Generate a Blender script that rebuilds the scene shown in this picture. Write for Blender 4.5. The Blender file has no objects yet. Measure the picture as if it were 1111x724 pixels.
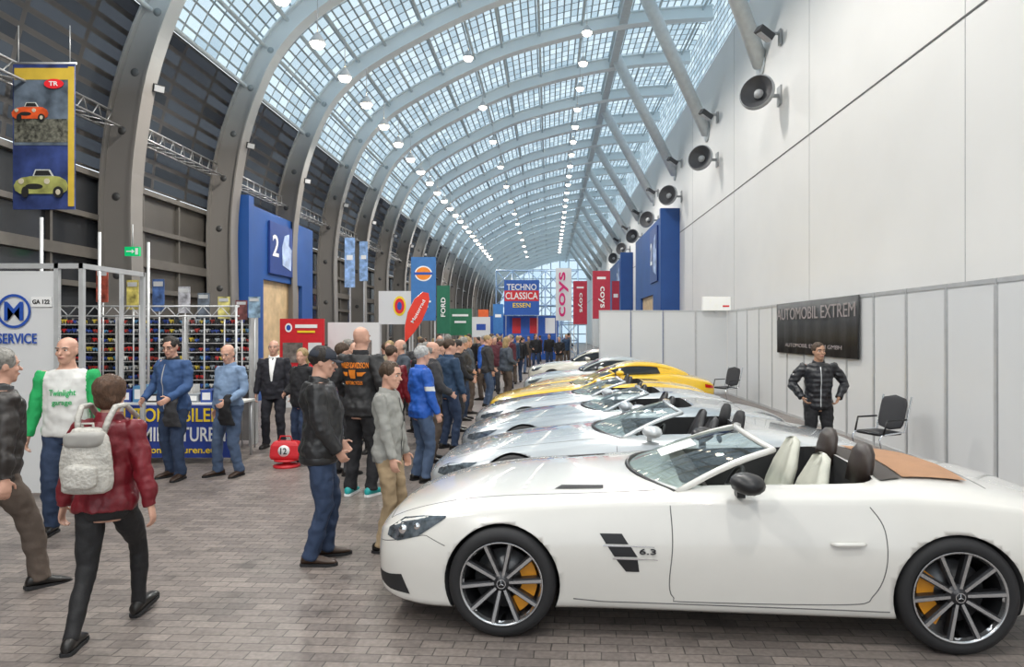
import bpy, bmesh, math, random
from mathutils import Vector, Matrix, Euler
from mathutils.bvhtree import BVHTree
random.seed(7)
F=740.; CU=596.; CV=360.; H=1.92
sin,cos,pi=math.sin,math.cos,math.pi
V=Vector
def W(u,v,d): return V(((u-CU)*d/F, d, H-(v-CV)*d/F))
sc=bpy.context.scene
COL=sc.collection
# ---------------- materials
MC={}
def M(name,col,rough=.5,metal=0.,coat=0.,var=.07,scale=6.,bump=0.,bscale=60.,emit=0.,stretch=None):
    if name in MC: return MC[name]
    m=bpy.data.materials.new(name); m.use_nodes=True
    nt=m.node_tree; N=nt.nodes; L=nt.links
    b=N['Principled BSDF']
    b.inputs['Base Color'].default_value=(*col,1)
    b.inputs['Roughness'].default_value=rough
    b.inputs['Metallic'].default_value=metal
    b.inputs['Coat Weight'].default_value=coat
    b.inputs['Coat Roughness'].default_value=.03
    tc=N.new('ShaderNodeTexCoord')
    if var>0:
        n=N.new('ShaderNodeTexNoise'); n.inputs['Scale'].default_value=scale; n.inputs['Detail'].default_value=4
        L.new(tc.outputs['Object'],n.inputs['Vector'])
        mr=N.new('ShaderNodeMapRange'); mr.inputs[1].default_value=.3; mr.inputs[2].default_value=.7; L.new(n.outputs['Fac'],mr.inputs[0])
        r=N.new('ShaderNodeMix'); r.data_type='RGBA'
        r.inputs[6].default_value=(*[c*(1-var) for c in col],1)
        r.inputs[7].default_value=(*[min(1,c*(1+var)) for c in col],1)
        L.new(mr.outputs[0],r.inputs[0]); L.new(r.outputs[2],b.inputs['Base Color'])
    if bump>0:
        n2=N.new('ShaderNodeTexNoise'); n2.inputs['Scale'].default_value=bscale; n2.inputs['Detail'].default_value=4
        mp=N.new('ShaderNodeMapping')
        if stretch: mp.inputs['Scale'].default_value=stretch
        L.new(tc.outputs['Object'],mp.inputs[0]); L.new(mp.outputs[0],n2.inputs['Vector'])
        bp=N.new('ShaderNodeBump'); bp.inputs['Strength'].default_value=bump; bp.inputs['Distance'].default_value=.02
        L.new(n2.outputs['Fac'],bp.inputs['Height']); L.new(bp.outputs['Normal'],b.inputs['Normal'])
    if emit>0:
        b.inputs['Emission Color'].default_value=(*col,1); b.inputs['Emission Strength'].default_value=emit
        try: m.cycles.emission_sampling='NONE'
        except: pass
    MC[name]=m; return m
def glassmat(name,tint,base=.06,edge=.5):
    if name in MC: return MC[name]
    m=bpy.data.materials.new(name); m.use_nodes=True; nt=m.node_tree; N=nt.nodes; L=nt.links
    N.remove(N['Principled BSDF']); out=N['Material Output']
    t=N.new('ShaderNodeBsdfTransparent'); t.inputs[0].default_value=(*tint,1)
    g=N.new('ShaderNodeBsdfGlossy'); g.inputs['Roughness'].default_value=.03
    lw=N.new('ShaderNodeLayerWeight'); lw.inputs[0].default_value=.35
    mr=N.new('ShaderNodeMapRange'); mr.inputs[3].default_value=base; mr.inputs[4].default_value=edge
    L.new(lw.outputs['Facing'],mr.inputs[0])
    mx=N.new('ShaderNodeMixShader'); L.new(mr.outputs[0],mx.inputs[0]); L.new(t.outputs[0],mx.inputs[1]); L.new(g.outputs[0],mx.inputs[2])
    L.new(mx.outputs[0],out.inputs[0]); MC[name]=m; return m
# ---------------- mesh builder
class MB:
    def __init__(s): s.v=[];s.f=[];s.m=[];s.s=[]
    def add(s,vs,fs,mi=0,sm=False):
        o=len(s.v); s.v+= [V(v) for v in vs]
        for f in fs: s.f.append([i+o for i in f]); s.m.append(mi); s.s.append(sm)
    def box(s,c,sz,mi=0,R=None):
        c=V(c); x,y,z=[a/2 for a in sz]
        vs=[V((i*x,j*y,k*z)) for i in(-1,1) for j in(-1,1) for k in(-1,1)]
        if R: vs=[R@v for v in vs]
        s.add([v+c for v in vs],[(0,1,3,2),(4,6,7,5),(0,4,5,1),(2,3,7,6),(0,2,6,4),(1,5,7,3)],mi)
    def loft(s,rings,mi=0,cap=True,sm=True,closed=True):
        n=len(rings[0]); vs=[p for r in rings for p in r]; fs=[]
        for i in range(len(rings)-1):
            for j in range(n if closed else n-1):
                k=(j+1)%n; fs.append((i*n+j,i*n+k,(i+1)*n+k,(i+1)*n+j))
        s.add(vs,fs,mi,sm)
        if cap and closed:
            s.add(rings[0],[list(range(n))[::-1]],mi); s.add(rings[-1],[list(range(n))],mi)
    def tube(s,pts,radii,n=10,mi=0,cap=True,sq=1.,ref=None):
        pts=[V(p) for p in pts]
        if not isinstance(radii,(list,tuple)): radii=[radii]*len(pts)
        T=[(pts[min(i+1,len(pts)-1)]-pts[max(i-1,0)]).normalized() for i in range(len(pts))]
        up=ref or (V((0,0,1)) if abs(T[0].z)<.9 else V((1,0,0)))
        nx=T[0].cross(up).normalized(); rings=[]
        for p,t,r in zip(pts,T,radii):
            nx=(nx-t*nx.dot(t)).normalized(); ny=t.cross(nx)
            rings.append([p+nx*(cos(2*pi*k/n)*r)+ny*(sin(2*pi*k/n)*r*sq) for k in range(n)])
        s.loft(rings,mi,cap)
    def cap_tube(s,pts,radii,n=12,mi=0):
        pts=[V(p) for p in pts]; a=(pts[0]-pts[1]).normalized(); b=(pts[-1]-pts[-2]).normalized()
        r0,r1=radii[0],radii[-1]
        P=[pts[0]+a*r0*.95,pts[0]+a*r0*.7]+pts+[pts[-1]+b*r1*.7,pts[-1]+b*r1*.95]
        s.tube(P,[r0*.25,r0*.7]+list(radii)+[r1*.7,r1*.25],n,mi)
    def ell(s,c,r,nu=16,nv=10,mi=0,R=None,zmin=-1.,zmax=1.):
        c=V(c); rings=[]
        for i in range(nv+1):
            a=math.asin(zmin)+(math.asin(zmax)-math.asin(zmin))*i/nv
            ring=[]
            for j in range(nu):
                b=2*pi*j/nu; p=V((cos(a)*cos(b)*r[0]+(1e-5*cos(b)),cos(a)*sin(b)*r[1]+1e-5*sin(b),sin(a)*r[2]))
                ring.append((R@p if R else p)+c)
            rings.append(ring)
        s.loft(rings,mi)
    def rev(s,prof,n=32,mi=0,axis='y',c=(0,0,0),close=False,sm=True):
        c=V(c); rings=[]
        for r,h in prof:
            ring=[]
            for k in range(n):
                a=2*pi*k/n
                p={'y':V((cos(a)*r,h,sin(a)*r)),'z':V((cos(a)*r,sin(a)*r,h)),'x':V((h,cos(a)*r,sin(a)*r))}[axis]
                ring.append(p+c)
            rings.append(ring)
        if close: rings.append(rings[0])
        s.loft(rings,mi,cap=False,sm=sm)
    def prism(s,pts2,y0,y1,mi=0):
        n=len(pts2); a=[V((x,y0,z)) for x,z in pts2]; b=[V((x,y1,z)) for x,z in pts2]
        s.add(a+b,[list(range(n)),[n+i for i in range(n)][::-1]]+[(i,i+n,(i+1)%n+n,(i+1)%n) for i in range(n)],mi)
    def mesh(s,name,mats,recalc=True):
        me=bpy.data.meshes.new(name); me.from_pydata([tuple(v) for v in s.v],[],s.f)
        for mm in mats: me.materials.append(mm)
        me.polygons.foreach_set('material_index',s.m); me.polygons.foreach_set('use_smooth',s.s)
        if recalc:
            bm=bmesh.new(); bm.from_mesh(me); bmesh.ops.remove_doubles(bm,verts=bm.verts,dist=1e-6)
            bmesh.ops.recalc_face_normals(bm,faces=bm.faces); bm.to_mesh(me); bm.free()
        me.update(); return me
    def obj(s,name,mats,parent=None,loc=(0,0,0),rot=(0,0,0),bev=0,recalc=True):
        if not isinstance(mats,(list,tuple)): mats=[mats]
        return mk(name,s.mesh(name,mats,recalc),parent,loc,rot,bev)
def mk(name,data,parent=None,loc=(0,0,0),rot=(0,0,0),bev=0):
    o=bpy.data.objects.new(name,data); COL.objects.link(o); o.location=loc; o.rotation_euler=rot
    if parent: o.parent=parent
    if bev:
        b=o.modifiers.new('bevel','BEVEL'); b.width=bev; b.segments=2; b.limit_method='ANGLE'
    return o
def lab(o,label,cat=None,group=None,kind=None):
    o['label']=label
    if cat: o['category']=cat
    if group: o['group']=group
    if kind: o['kind']=kind
    return o
def empty(name,loc,label,cat,group=None,rot=(0,0,0)):
    o=mk(name,None,None,loc,rot); o.empty_display_size=.1
    return lab(o,label,cat,group)
def bake(o,remove=True):
    dg=bpy.context.evaluated_depsgraph_get(); dg.update()
    me=bpy.data.meshes.new_from_object(o.evaluated_get(dg)); 
    if remove: bpy.data.objects.remove(o,do_unlink=True)
    return me
def textmesh(s,w,h,mat,ext=.003,bold=.012):
    cu=bpy.data.curves.new('lettering','FONT'); cu.body=s; cu.extrude=ext; cu.align_x='CENTER'; cu.offset=bold
    cu.resolution_u=3
    o=mk('lettering',cu); me=bake(o)
    xs=[v.co.x for v in me.vertices]; ys=[v.co.y for v in me.vertices]
    if not xs: return me
    x0,x1,y0,y1=min(xs),max(xs),min(ys),max(ys)
    for v in me.vertices:
        v.co.x=((v.co.x-x0)/(x1-x0)-.5)*w; v.co.y=((v.co.y-y0)/(y1-y0)-.5)*h
        v.co.z=ext if v.co.z>0 else -ext
    me.materials.clear(); me.materials.append(mat); return me
def text(s,w,h,loc,mat,parent=None,face='-y',roll=0,name='lettering',bold=.012):
    me=textmesh(s,w,h,mat,bold=bold)
    rz={'-y':0,'+x':pi/2,'-x':-pi/2,'+y':pi}[face]
    R=Matrix.Rotation(rz,4,'Z')@Matrix.Rotation(pi/2,4,'X')@Matrix.Rotation(roll,4,'Z')
    me.transform(R); return mk(name,me,parent,loc)
# base materials
white=M('white_paint',(.76,.76,.74),.5,var=.03,scale=1.5)
wallw=M('white_wall',(.79,.78,.765),.55,var=.035,scale=.4)
panelw=M('white_panel',(.70,.71,.72),.35,var=.02,scale=1)
alu=M('aluminium',(.56,.57,.58),.35,.3)
chrome=M('chrome',(.8,.8,.82),.12,1.)
blackp=M('black_plastic',(.015,.015,.017),.4)
rubber=M('rubber',(.018,.018,.02),.7)
blue=M('portal_blue',(.015,.075,.28),.45,var=.1,scale=1)
red=M('red_sign',(.60,.02,.03),.45)
wl=M('white_letter',(.85,.85,.85),.5,var=0)
bl=M('blue_letter',(.02,.08,.4),.5)
yl=M('yellow_letter',(.90,.65,.03),.5)
kl=M('black_letter',(.02,.02,.02),.5)
rl=M('red_letter',(.75,.02,.03),.5)
orl=M('orange_letter',(.85,.25,.02),.6)
green=M('green_sign',(.01,.13,.07),.5)
# ================= SETTING
def floor_mat():
    m=bpy.data.materials.new('paver_floor'); m.use_nodes=True; nt=m.node_tree;N=nt.nodes;L=nt.links;b=N['Principled BSDF']
    tc=N.new('ShaderNodeTexCoord'); br=N.new('ShaderNodeTexBrick')
    mp=N.new('ShaderNodeMapping'); mp.inputs['Rotation'].default_value=(0,0,math.radians(3))
    nw=N.new('ShaderNodeTexNoise'); nw.inputs['Scale'].default_value=6; L.new(tc.outputs['Object'],nw.inputs['Vector'])
    sc_=N.new('ShaderNodeVectorMath'); sc_.operation='SCALE'; sc_.inputs['Scale'].default_value=.010; L.new(nw.outputs['Color'],sc_.inputs[0])
    ad=N.new('ShaderNodeVectorMath'); L.new(tc.outputs['Object'],ad.inputs[0]); L.new(sc_.outputs[0],ad.inputs[1])
    L.new(ad.outputs[0],mp.inputs[0]); L.new(mp.outputs[0],br.inputs['Vector'])
    br.inputs['Scale'].default_value=1.; br.inputs['Brick Width'].default_value=.20; br.inputs['Row Height'].default_value=.10
    br.inputs['Mortar Size'].default_value=.0042; br.inputs['Mortar Smooth'].default_value=.3; br.inputs['Bias'].default_value=0
    br.inputs['Color1'].default_value=(.235,.200,.180,1); br.inputs['Color2'].default_value=(.155,.132,.122,1); br.inputs['Mortar'].default_value=(.075,.066,.062,1)
    def mul(src,scale,lo,hi,det=6,a=.3,z=.7):
        n=N.new('ShaderNodeTexNoise'); n.inputs['Scale'].default_value=scale; n.inputs['Detail'].default_value=det; L.new(tc.outputs['Object'],n.inputs['Vector'])
        cr=N.new('ShaderNodeMapRange'); cr.inputs[1].default_value=a; cr.inputs[2].default_value=z; cr.inputs[3].default_value=lo; cr.inputs[4].default_value=hi
        L.new(n.outputs['Fac'],cr.inputs[0]); mx=N.new('ShaderNodeVectorMath'); mx.operation='SCALE'; L.new(src,mx.inputs[0]); L.new(cr.outputs[0],mx.inputs['Scale']); return mx.outputs[0]
    c=mul(br.outputs['Color'],.7,.78,1.22); c=mul(c,30,.82,1.18,3); c=mul(c,3.1,.65,1.04,8,.28,.42)
    L.new(c,b.inputs['Base Color']); b.inputs['Roughness'].default_value=.42
    bp=N.new('ShaderNodeBump'); bp.inputs['Strength'].default_value=.6; bp.inputs['Distance'].default_value=.01; bp.invert=True
    L.new(br.outputs['Fac'],bp.inputs['Height']); L.new(bp.outputs[0],b.inputs['Normal'])
    return m
m=MB(); m.box((-1.5,50,-.05),(15.4,126,.1)); lab(m.obj('floor',floor_mat()),'grey-brown clay brick paving of the exhibition hall',kind='structure')
m=MB(); m.box((6.25,50,6),(.3,126,12)); lab(m.obj('wall_right',wallw),'tall smooth white wall of the hall',kind='structure')
tn=0
def trim(c,s,mat,label):
    global tn; tn+=1
    m=MB(); m.box(c,s); lab(m.obj('trim_%d'%tn,mat),label,kind='structure')
seam=M('seam_dark',(.12,.12,.12),.7)
trim((6.095,50,6.55),(.012,120,.03),seam,'dark horizontal joint in the white wall')
for y in (10,16,22.5,29): trim((6.097,y,7.2),(.008,.012,9.5),M('seam_light',(.50,.50,.50),.7),'thin vertical joint in the white wall')
SEC=[(-8.6,0),(-8.6,2.5),(-8.6,5),(-8.25,7),(-7.45,8.9),(-6.5,10.1),(-5.2,11.0),(-3.2,12.05),(-1.4,12.8),(1.2,13.5),(3.5,13.9),(6.1,14.1)]
def crom(P,n=5):
    out=[]
    for i in range(len(P)-1):
        p0=P[max(i-1,0)];p1=P[i];p2=P[i+1];p3=P[min(i+2,len(P)-1)]
        for k in range(n):
            t=k/n; out.append(tuple(.5*((2*p1[a])+(-p0[a]+p2[a])*t+(2*p0[a]-5*p1[a]+4*p2[a]-p3[a])*t*t+(-p0[a]+3*p1[a]-3*p2[a]+p3[a])*t**3) for a in range(len(p1))))
    out.append(tuple(P[-1])); return out
SS=crom(SEC,5)
def secnorm(P):
    out=[]
    for i in range(len(P)):
        a=P[max(i-1,0)];b=P[min(i+1,len(P)-1)]; t=V((b[0]-a[0],b[1]-a[1])).normalized(); out.append(V((t.y,-t.x)))
    return out
SN=secnorm(SS)
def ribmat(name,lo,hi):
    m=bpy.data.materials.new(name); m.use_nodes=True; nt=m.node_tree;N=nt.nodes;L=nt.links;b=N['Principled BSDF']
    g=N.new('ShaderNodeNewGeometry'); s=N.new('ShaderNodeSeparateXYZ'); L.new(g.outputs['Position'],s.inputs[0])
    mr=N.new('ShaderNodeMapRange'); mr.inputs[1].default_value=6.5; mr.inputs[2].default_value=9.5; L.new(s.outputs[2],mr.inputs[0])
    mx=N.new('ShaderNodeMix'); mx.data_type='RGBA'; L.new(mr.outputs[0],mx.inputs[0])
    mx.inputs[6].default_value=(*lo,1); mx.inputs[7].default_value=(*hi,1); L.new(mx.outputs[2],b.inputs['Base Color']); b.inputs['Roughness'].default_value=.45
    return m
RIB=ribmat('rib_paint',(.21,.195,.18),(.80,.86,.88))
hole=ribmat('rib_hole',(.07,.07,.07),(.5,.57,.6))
def ribmesh():
    m=MB(); web=[];fl=[];fo=[]
    for (x,z),n in zip(SS,SN):
        dd=.45 if z>9 else (.60 if z<6 else .60-.15*(z-6)/3)
        i=V((x,0,z))+V((n.x,0,n.y))*dd; o=V((x,0,z)); k=V((n.x,0,n.y))
        web.append([o+V((0,-.05,0)),o+V((0,.05,0)),i+V((0,.05,0)),i+V((0,-.05,0))])
        fl.append([i+V((0,-.19,0)),i+V((0,.19,0)),i+k*.04+V((0,.19,0)),i+k*.04+V((0,-.19,0))])
        fo.append([o+V((0,-.17,0)),o+V((0,.17,0)),o+k*.04+V((0,.17,0)),o+k*.04+V((0,-.17,0))])
    m.loft(web,sm=False); m.loft(fl,sm=False); m.loft(fo,sm=False)
    for j in range(3,len(SS)-1,3):
        (x,z),n=SS[j],SN[j]; c=V((x,0,z))+V((n.x,0,n.y))*.27
        if z<9.5: m.rev([(0.001,-.056),(.08,-.056),(.08,.056),(.001,.056)],14,1,'y',c)
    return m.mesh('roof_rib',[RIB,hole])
rm=ribmesh()
ribY=[13.2+4.1*k for k in range(-5,24)]
for i,y in enumerate(ribY):
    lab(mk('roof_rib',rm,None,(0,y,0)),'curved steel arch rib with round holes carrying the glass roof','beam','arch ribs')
def roofglass(name,bw,bh,mort,c1,c2,steelc,dif=.2):
    m=bpy.data.materials.new(name); m.use_nodes=True; nt=m.node_tree;N=nt.nodes;L=nt.links
    b=N['Principled BSDF']; out=N['Material Output']
    uv=N.new('ShaderNodeUVMap'); br=N.new('ShaderNodeTexBrick'); L.new(uv.outputs[0],br.inputs['Vector'])
    br.offset=0; br.inputs['Scale'].default_value=1; br.inputs['Brick Width'].default_value=bw; br.inputs['Row Height'].default_value=bh
    br.inputs['Mortar Size'].default_value=mort; br.inputs['Mortar Smooth'].default_value=0; br.inputs['Bias'].default_value=0
    br.inputs['Color1'].default_value=(*c1,1); br.inputs['Color2'].default_value=(*c2,1)
    t=N.new('ShaderNodeBsdfTransparent'); L.new(br.outputs['Color'],t.inputs[0])
    g=N.new('ShaderNodeBsdfDiffuse'); g.inputs[0].default_value=(.55,.65,.7,1)
    mg=N.new('ShaderNodeMixShader'); mg.inputs[0].default_value=dif; L.new(t.outputs[0],mg.inputs[1]); L.new(g.outputs[0],mg.inputs[2])
    b.inputs['Base Color'].default_value=(*steelc,1); b.inputs['Roughness'].default_value=.5
    mx=N.new('ShaderNodeMixShader'); L.new(br.outputs['Fac'],mx.inputs[0]); L.new(mg.outputs[0],mx.inputs[1]); L.new(b.outputs[0],mx.inputs[2]); L.new(mx.outputs[0],out.inputs[0])
    return m
RG=roofglass('roof_glazing',.50,.26,.026,(.74,.85,.90),(.42,.53,.60),(.36,.42,.45),.14)
DG=roofglass('side_glazing',1.36,.30,.05,(.015,.015,.018),(.055,.06,.07),(.045,.042,.04),.04)
def sheet(name,pts,y0,y1,mat,off=0.06):
    n=len(pts); me=bpy.data.meshes.new(name); vs=[];fs=[];L=0;Ls=[]
    nn=secnorm(pts)
    for i,p in enumerate(pts):
        if i: L+=math.dist(p,pts[i-1])
        Ls.append(L)
    for i,p in enumerate(pts):
        q=(p[0]-nn[i].x*off,p[1]-nn[i].y*off); vs+=[(q[0],y0,q[1]),(q[0],y1,q[1])]
    for i in range(n-1): fs.append((2*i,2*i+1,2*i+3,2*i+2))
    me.from_pydata(vs,[],fs); uvl=me.uv_layers.new(name='UVMap')
    for pl in me.polygons:
        pl.use_smooth=True
        for li in pl.loop_indices:
            vi=me.loops[li].vertex_index; uvl.data[li].uv=(me.vertices[vi].co.y,Ls[vi//2])
    me.materials.append(mat); return mk(name,me)
k9=[i for i,p in enumerate(SS) if p[1]>8.0][0]; k5=[i for i,p in enumerate(SS) if p[1]>4.95][0]
lab(sheet('ceiling',SS[k9:]+[(6.1,12.0)],-12,113,RG),'curved bluish glass roof in a steel lattice',kind='structure')
fr=M('window_frame',(.11,.10,.088),.5)
dgl=M('dark_glass',(.03,.032,.036),.15,var=.3,scale=.7)
dgl2=M('dark_panel',(.075,.068,.06),.45,var=.25,scale=.9)
ys=[-11.4]+ribY+[113]
for i in range(len(ys)-1):
    y0,y1=ys[i],ys[i+1]; m=MB(); c=(y0+y1)/2; w=y1-y0
    m.box((-8.75,c,2.5),(.04,w,5),1 if i%3 else 2)
    for z in (.4,1.6,2.8,3.4,4.1,4.9): m.box((-8.68,c,z),(.14,w,.10 if z!=3.4 else .2),0)
    for t in (.33,.67): m.box((-8.69,y0+w*t,2.5),(.08,.06,5),0)
    o=m.obj('window_%d'%(i+1),[fr,dgl,dgl2]); lab(o,'dark glazed wall bay with brown horizontal rails',kind='structure')
lab(sheet('window_%d'%(len(ys)),SS[k5:k9+1],-12,113,DG,.12),'dark curved slatted glazing above the side wall',kind='structure')
me=bpy.data.meshes.new('wall_end'); me.from_pydata([(-8.7,113,0),(6.2,113,0),(6.2,113,14.2),(-8.7,113,14.2)],[],[(0,1,2,3)])
ul=me.uv_layers.new(name='UVMap')
for li,co in enumerate([(0,0),(15,0),(15,14),(0,14)]): ul.data[li].uv=co
me.materials.append(roofglass('end_glazing',1.5,1.5,.08,(.8,.9,.95),(.6,.75,.85),(.4,.5,.6))); lab(mk('wall_end',me),'glazed end wall of the hall',kind='structure')
pm=M('purlin_paint',(.58,.65,.68),.5)
for j in range(k9,len(SS)-1,3):
    (x,z),n=SS[j],SN[j]; m=MB(); m.tube([(x+n.x*.12,-12,z+n.y*.12),(x+n.x*.12,113,z+n.y*.12)],.05,8)
    lab(m.obj('roof_purlin',pm),'long slim steel purlin under the glass roof','beam','roof purlins')
m=MB(); m.tube([(6.07,0,9.6),(2.8,-4.1,13.6)],.23,18)
m.rev([(.001,-.03),(.36,-.03),(.36,.0),(.001,.0)],16,0,'x',(6.08,0,9.6))
sm_=m.mesh('roof_strut',[M('strut_paint',(.70,.75,.77),.4)])
for k in range(-1,13): lab(mk('roof_strut',sm_,None,(0,19.6+6.7*k,0)),'thick round steel strut leaning from the white wall to the roof','beam','roof struts')
m=MB(); m.box((2.75,50,13.5),(.3,125,.3)); lab(m.obj('roof_girder',pm),'long steel girder where the struts meet the roof','beam')
def trussmesh(L):
    m=MB(); r=.022
    for dx,dz in((-.16,-.14),(.16,-.14),(0,.16)): m.tube([(dx,-L/2,dz),(dx,L/2,dz)],r,6)
    n=int(L/.38); c=[(-.16,-.14),(.16,-.14),(0,.16)]
    for i in range(n):
        y0=-L/2+i*L/n;y1=y0+L/n
        for a in range(3):
            p,q=c[a],c[(a+1)%3]; m.tube([(p[0],y0,p[1]),(q[0],y1,q[1])],.01,5)
    return m.mesh('lighting_truss',[M('truss_alu',(.45,.45,.45),.35,.8)])
tm=trussmesh(3.6)
for y in ribY[:18]:
    lab(mk('lighting_truss',tm,None,(-8.3,y+2.05,5.95)),'silver lattice lighting truss between two ribs','truss','trusses along the glazed wall')
m=MB(); m.box((0,0,0),(.22,.16,.16),0); m.box((0,-.09,0),(.18,.02,.12),1); m.tube([(0,.05,.05),(-.1,.1,.3)],.015,6)
fm=m.mesh('floodlight',[blackp,alu])
for y in ribY[3:13]:
    lab(mk('floodlight',fm,None,(-7.7,y+.2,6.7),(.3,0,.9)),'small black floodlight clamped beside a rib','light','small floodlights')
spk=M('speaker_grey',(.33,.34,.35),.45); spd=M('speaker_dark',(.06,.06,.065),.5)
for k in range(7):
    y=17.9+6.7*k
    e=empty('loudspeaker',(5.5,y,8.15),'round dark horn loudspeaker bracketed on the white wall','speaker','loudspeakers')
    Rt=(math.radians(-8),0,math.radians(-38))
    m=MB(); m.rev([(.43,-.2),(.47,-.17),(.47,-.1),(.40,.0),(.2,.22),(.001,.24)],28,0,'y'); m.obj('horn',spk,e,rot=Rt)
    m=MB(); m.rev([(.43,-.2),(.37,-.14),(.2,.02),(.001,.05)],28,0,'y'); m.rev([(.001,-.1),(.1,-.09),(.13,-.02)],20,1,'y'); m.obj('cone',[spd,spk],e,rot=Rt)
    m=MB(); m.box((.33,.12,0),(.46,.08,.08)); m.box((.578,.12,0),(.04,.3,.5)); m.obj('bracket',spk,e)
    e=empty('wall_floodlight',(5.65,y,9.75),'grey floodlight on an arm on the white wall','light','wall floodlights')
    m=MB(); m.box((0,0,0),(.45,.3,.18),0,Euler((.2,.5,.3)).to_matrix()); m.box((-.02,-.02,-.11),(.38,.24,.02),1,Euler((.2,.5,.3)).to_matrix()); m.obj('lamp_head',[spd,alu],e)
    m=MB(); m.box((.2,0,0),(.35,.06,.06)); m.box((.4,0,-.1),(.05,.16,.4)); m.obj('bracket',spk,e)
lampE=M('lamp_glow',(1,.90,.72),.5,var=0,emit=12)
m=MB(); m.rev([(.03,.20),(.08,.13),(.18,-.02),(.19,-.07),(.18,-.07)],16,0,'z'); m.rev([(.001,-.18),(.12,-.16),(.17,-.07),(.12,0)],16,1,'z'); m.tube([(0,0,.15),(0,0,1.0)],.012,6)
lm=m.mesh('pendant_lamp',[alu,lampE])
rows=[(-5.2,8.45,15.2-2*2,2.05,25),(1.25,11.9,9.6,2.6,30),(-2.7,11.1,7.7,5.0,16)]
for (x,z,y0,dy,n) in rows:
    for k in range(n):
        lab(mk('pendant_lamp',lm,None,(x,y0+dy*k,z)),'small bell-shaped hall lamp glowing warm white','lamp','pendant hall lamps').scale=(.95,)*3
def spot(loc,p,r=.16):
    l=bpy.data.lights.new('hall_light','SPOT'); l.energy=p; l.spot_size=math.radians(165); l.spot_blend=.6; l.shadow_soft_size=r; l.color=(1,.95,.88)
    o=bpy.data.objects.new('hall_light',l); COL.objects.link(o); o.location=loc; lab(o,'warm white light of a hall lamp','light','hall lights')
LP=1120
for y in (-6,0,6,12,19,27,37,50,68,90):
    spot((1.25,y,11.6),LP*(1 if y<30 else 1.6))
    spot((-5.2,y+2,8.2),LP*.7*(1 if y<30 else 1.6))
pale=M('sign_pale',(.40,.50,.72),.5,var=.4,scale=3)
def portal(x,y0,y1,zt,side,op,label,sign):
    e=empty('gate_portal',(x,(y0+y1)/2,0),label,'gate','blue gate portals'); w=y1-y0; s=side
    a,b,oz=op
    m=MB(); t=.5
    m.box((0,-w/2+a/2,zt/2),(t,a,zt)); m.box((0,w/2-b/2,zt/2),(t,b,zt)); m.box((0,(a-b)/2,(zt+oz)/2),(t,w-a-b,zt-oz)); m.obj('frame',blue,e)
    m=MB(); m.box((s*.1,(a-b)/2,oz/2),(.06,w-a-b-.02,oz)); m.obj('door_panel',M('wood_door',(.62,.45,.26),.5,var=.2,scale=3),e)
    m=MB(); m.box((s*.29,sign[0],sign[1]),(.06,sign[2],sign[3])); m.obj('sign_board',M('sign_blue',(.02,.05,.22),.35),e)
    fc='+x' if s>0 else '-x'
    text('2',sign[2]*.26,sign[3]*.42,(s*.33,sign[0]-s*sign[2]*.28,sign[1]+sign[3]*.05),wl,e,fc,name='number')
    q=MB(); P=[(.02,-.30),(.40,-.38),(.44,.05),(.30,.12),(.32,.36),(.12,.30),(.0,.05)]
    n_=len(P); a_=[V((s*.335,sign[0]+s*p[0]*sign[2],sign[1]+p[1]*sign[3])) for p in P]; b_=[V((s*.32,p.y,p.z)) for p in a_]
    q.add(a_+b_,[list(range(n_)),[n_+i for i in range(n_)][::-1]]+[(i,i+n_,(i+1)%n_+n_,(i+1)%n_) for i in range(n_)]); q.obj('sign_graphic',pale,e)
    m=MB(); m.box((s*.1,-w/2-.16,zt/2+.05),(.9,.3,zt+.1)); m.obj('side_pylon',blue,e)
portal(-8.3,17.9,23.2,5.35,1,(1.3,1.0,3.4),'blue gate frame with a number sign and a lit wooden doorway',(-.2,4.35,1.7,1.5))
portal(5.75,32.2,43.5,7.6,-1,(4,2.5,3.9),'tall blue gate frame with a tall sign against the white wall',(-2.2,5.9,2.4,2.8))
portal(5.75,50,62,7.6,-1,(4,2.5,3.9),'tall blue gate frame with a tall sign against the white wall',(-2.2,5.9,2.4,2.8))
# ================= partition walls
def partition(p0,p1,name,label,n,h=2.58):
    p0,p1=V(p0),V(p1); d=(p1-p0)/n; ang=math.atan2(d.y,d.x); L=d.length
    for i in range(n):
        c=p0+d*(i+.5); e=empty(name,(c.x,c.y,0),label,'partition','exhibition partition panels',(0,0,ang))
        m=MB(); m.box((0,0,h/2),(L-.05,.025,h-.06)); m.obj('infill',panelw,e)
        m=MB(); m.box((-L/2+.0225,0,h/2),(.043,.05,h)); m.box((0,0,h-.03),(L-.045,.045,.06)); m.box((0,0,.03),(L-.045,.045,.06)); m.obj('frame',alu,e)
partition((5.5,5.2),(5.5,21.0),'partition_panel','white exhibition partition panel in an aluminium frame',15)
partition((1.53,21.05),(5.5,21.05),'partition_panel','white exhibition partition panel in an aluminium frame',4)
e=empty('banner',(5.44,11.05,0),'black cloth banner with light lettering on the white partition','banner')
y0,y1=740*5.44/(932-596)-11.05,740*5.44/(843-596)-11.05
bc=(y0+y1)/2; bw=y1-y0
m=MB(); rg=[]
for i in range(41):
    yy=bc-bw/2+bw*i/40; dx=.012*sin(i*1.1)+.008*sin(i*2.7)
    rg.append([V((dx-.008,yy,1.43)),V((dx*.6-.008,yy,2.0)),V((-.008,yy,2.57)),V((.008,yy,2.57)),V((dx*.6+.004,yy,2.0)),V((dx+.004,yy,1.43))])
m.loft(rg,0,True); m.obj('cloth',M('black_cloth',(.02,.02,.022),.5,bump=.3,bscale=5),e)
gl_=M('grey_letter',(.33,.29,.29),.5)
text('AUTOMOBIL EXTREM',bw*.96,.26,(-.03,bc,2.32),gl_,e,'-x',bold=.0)
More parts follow.
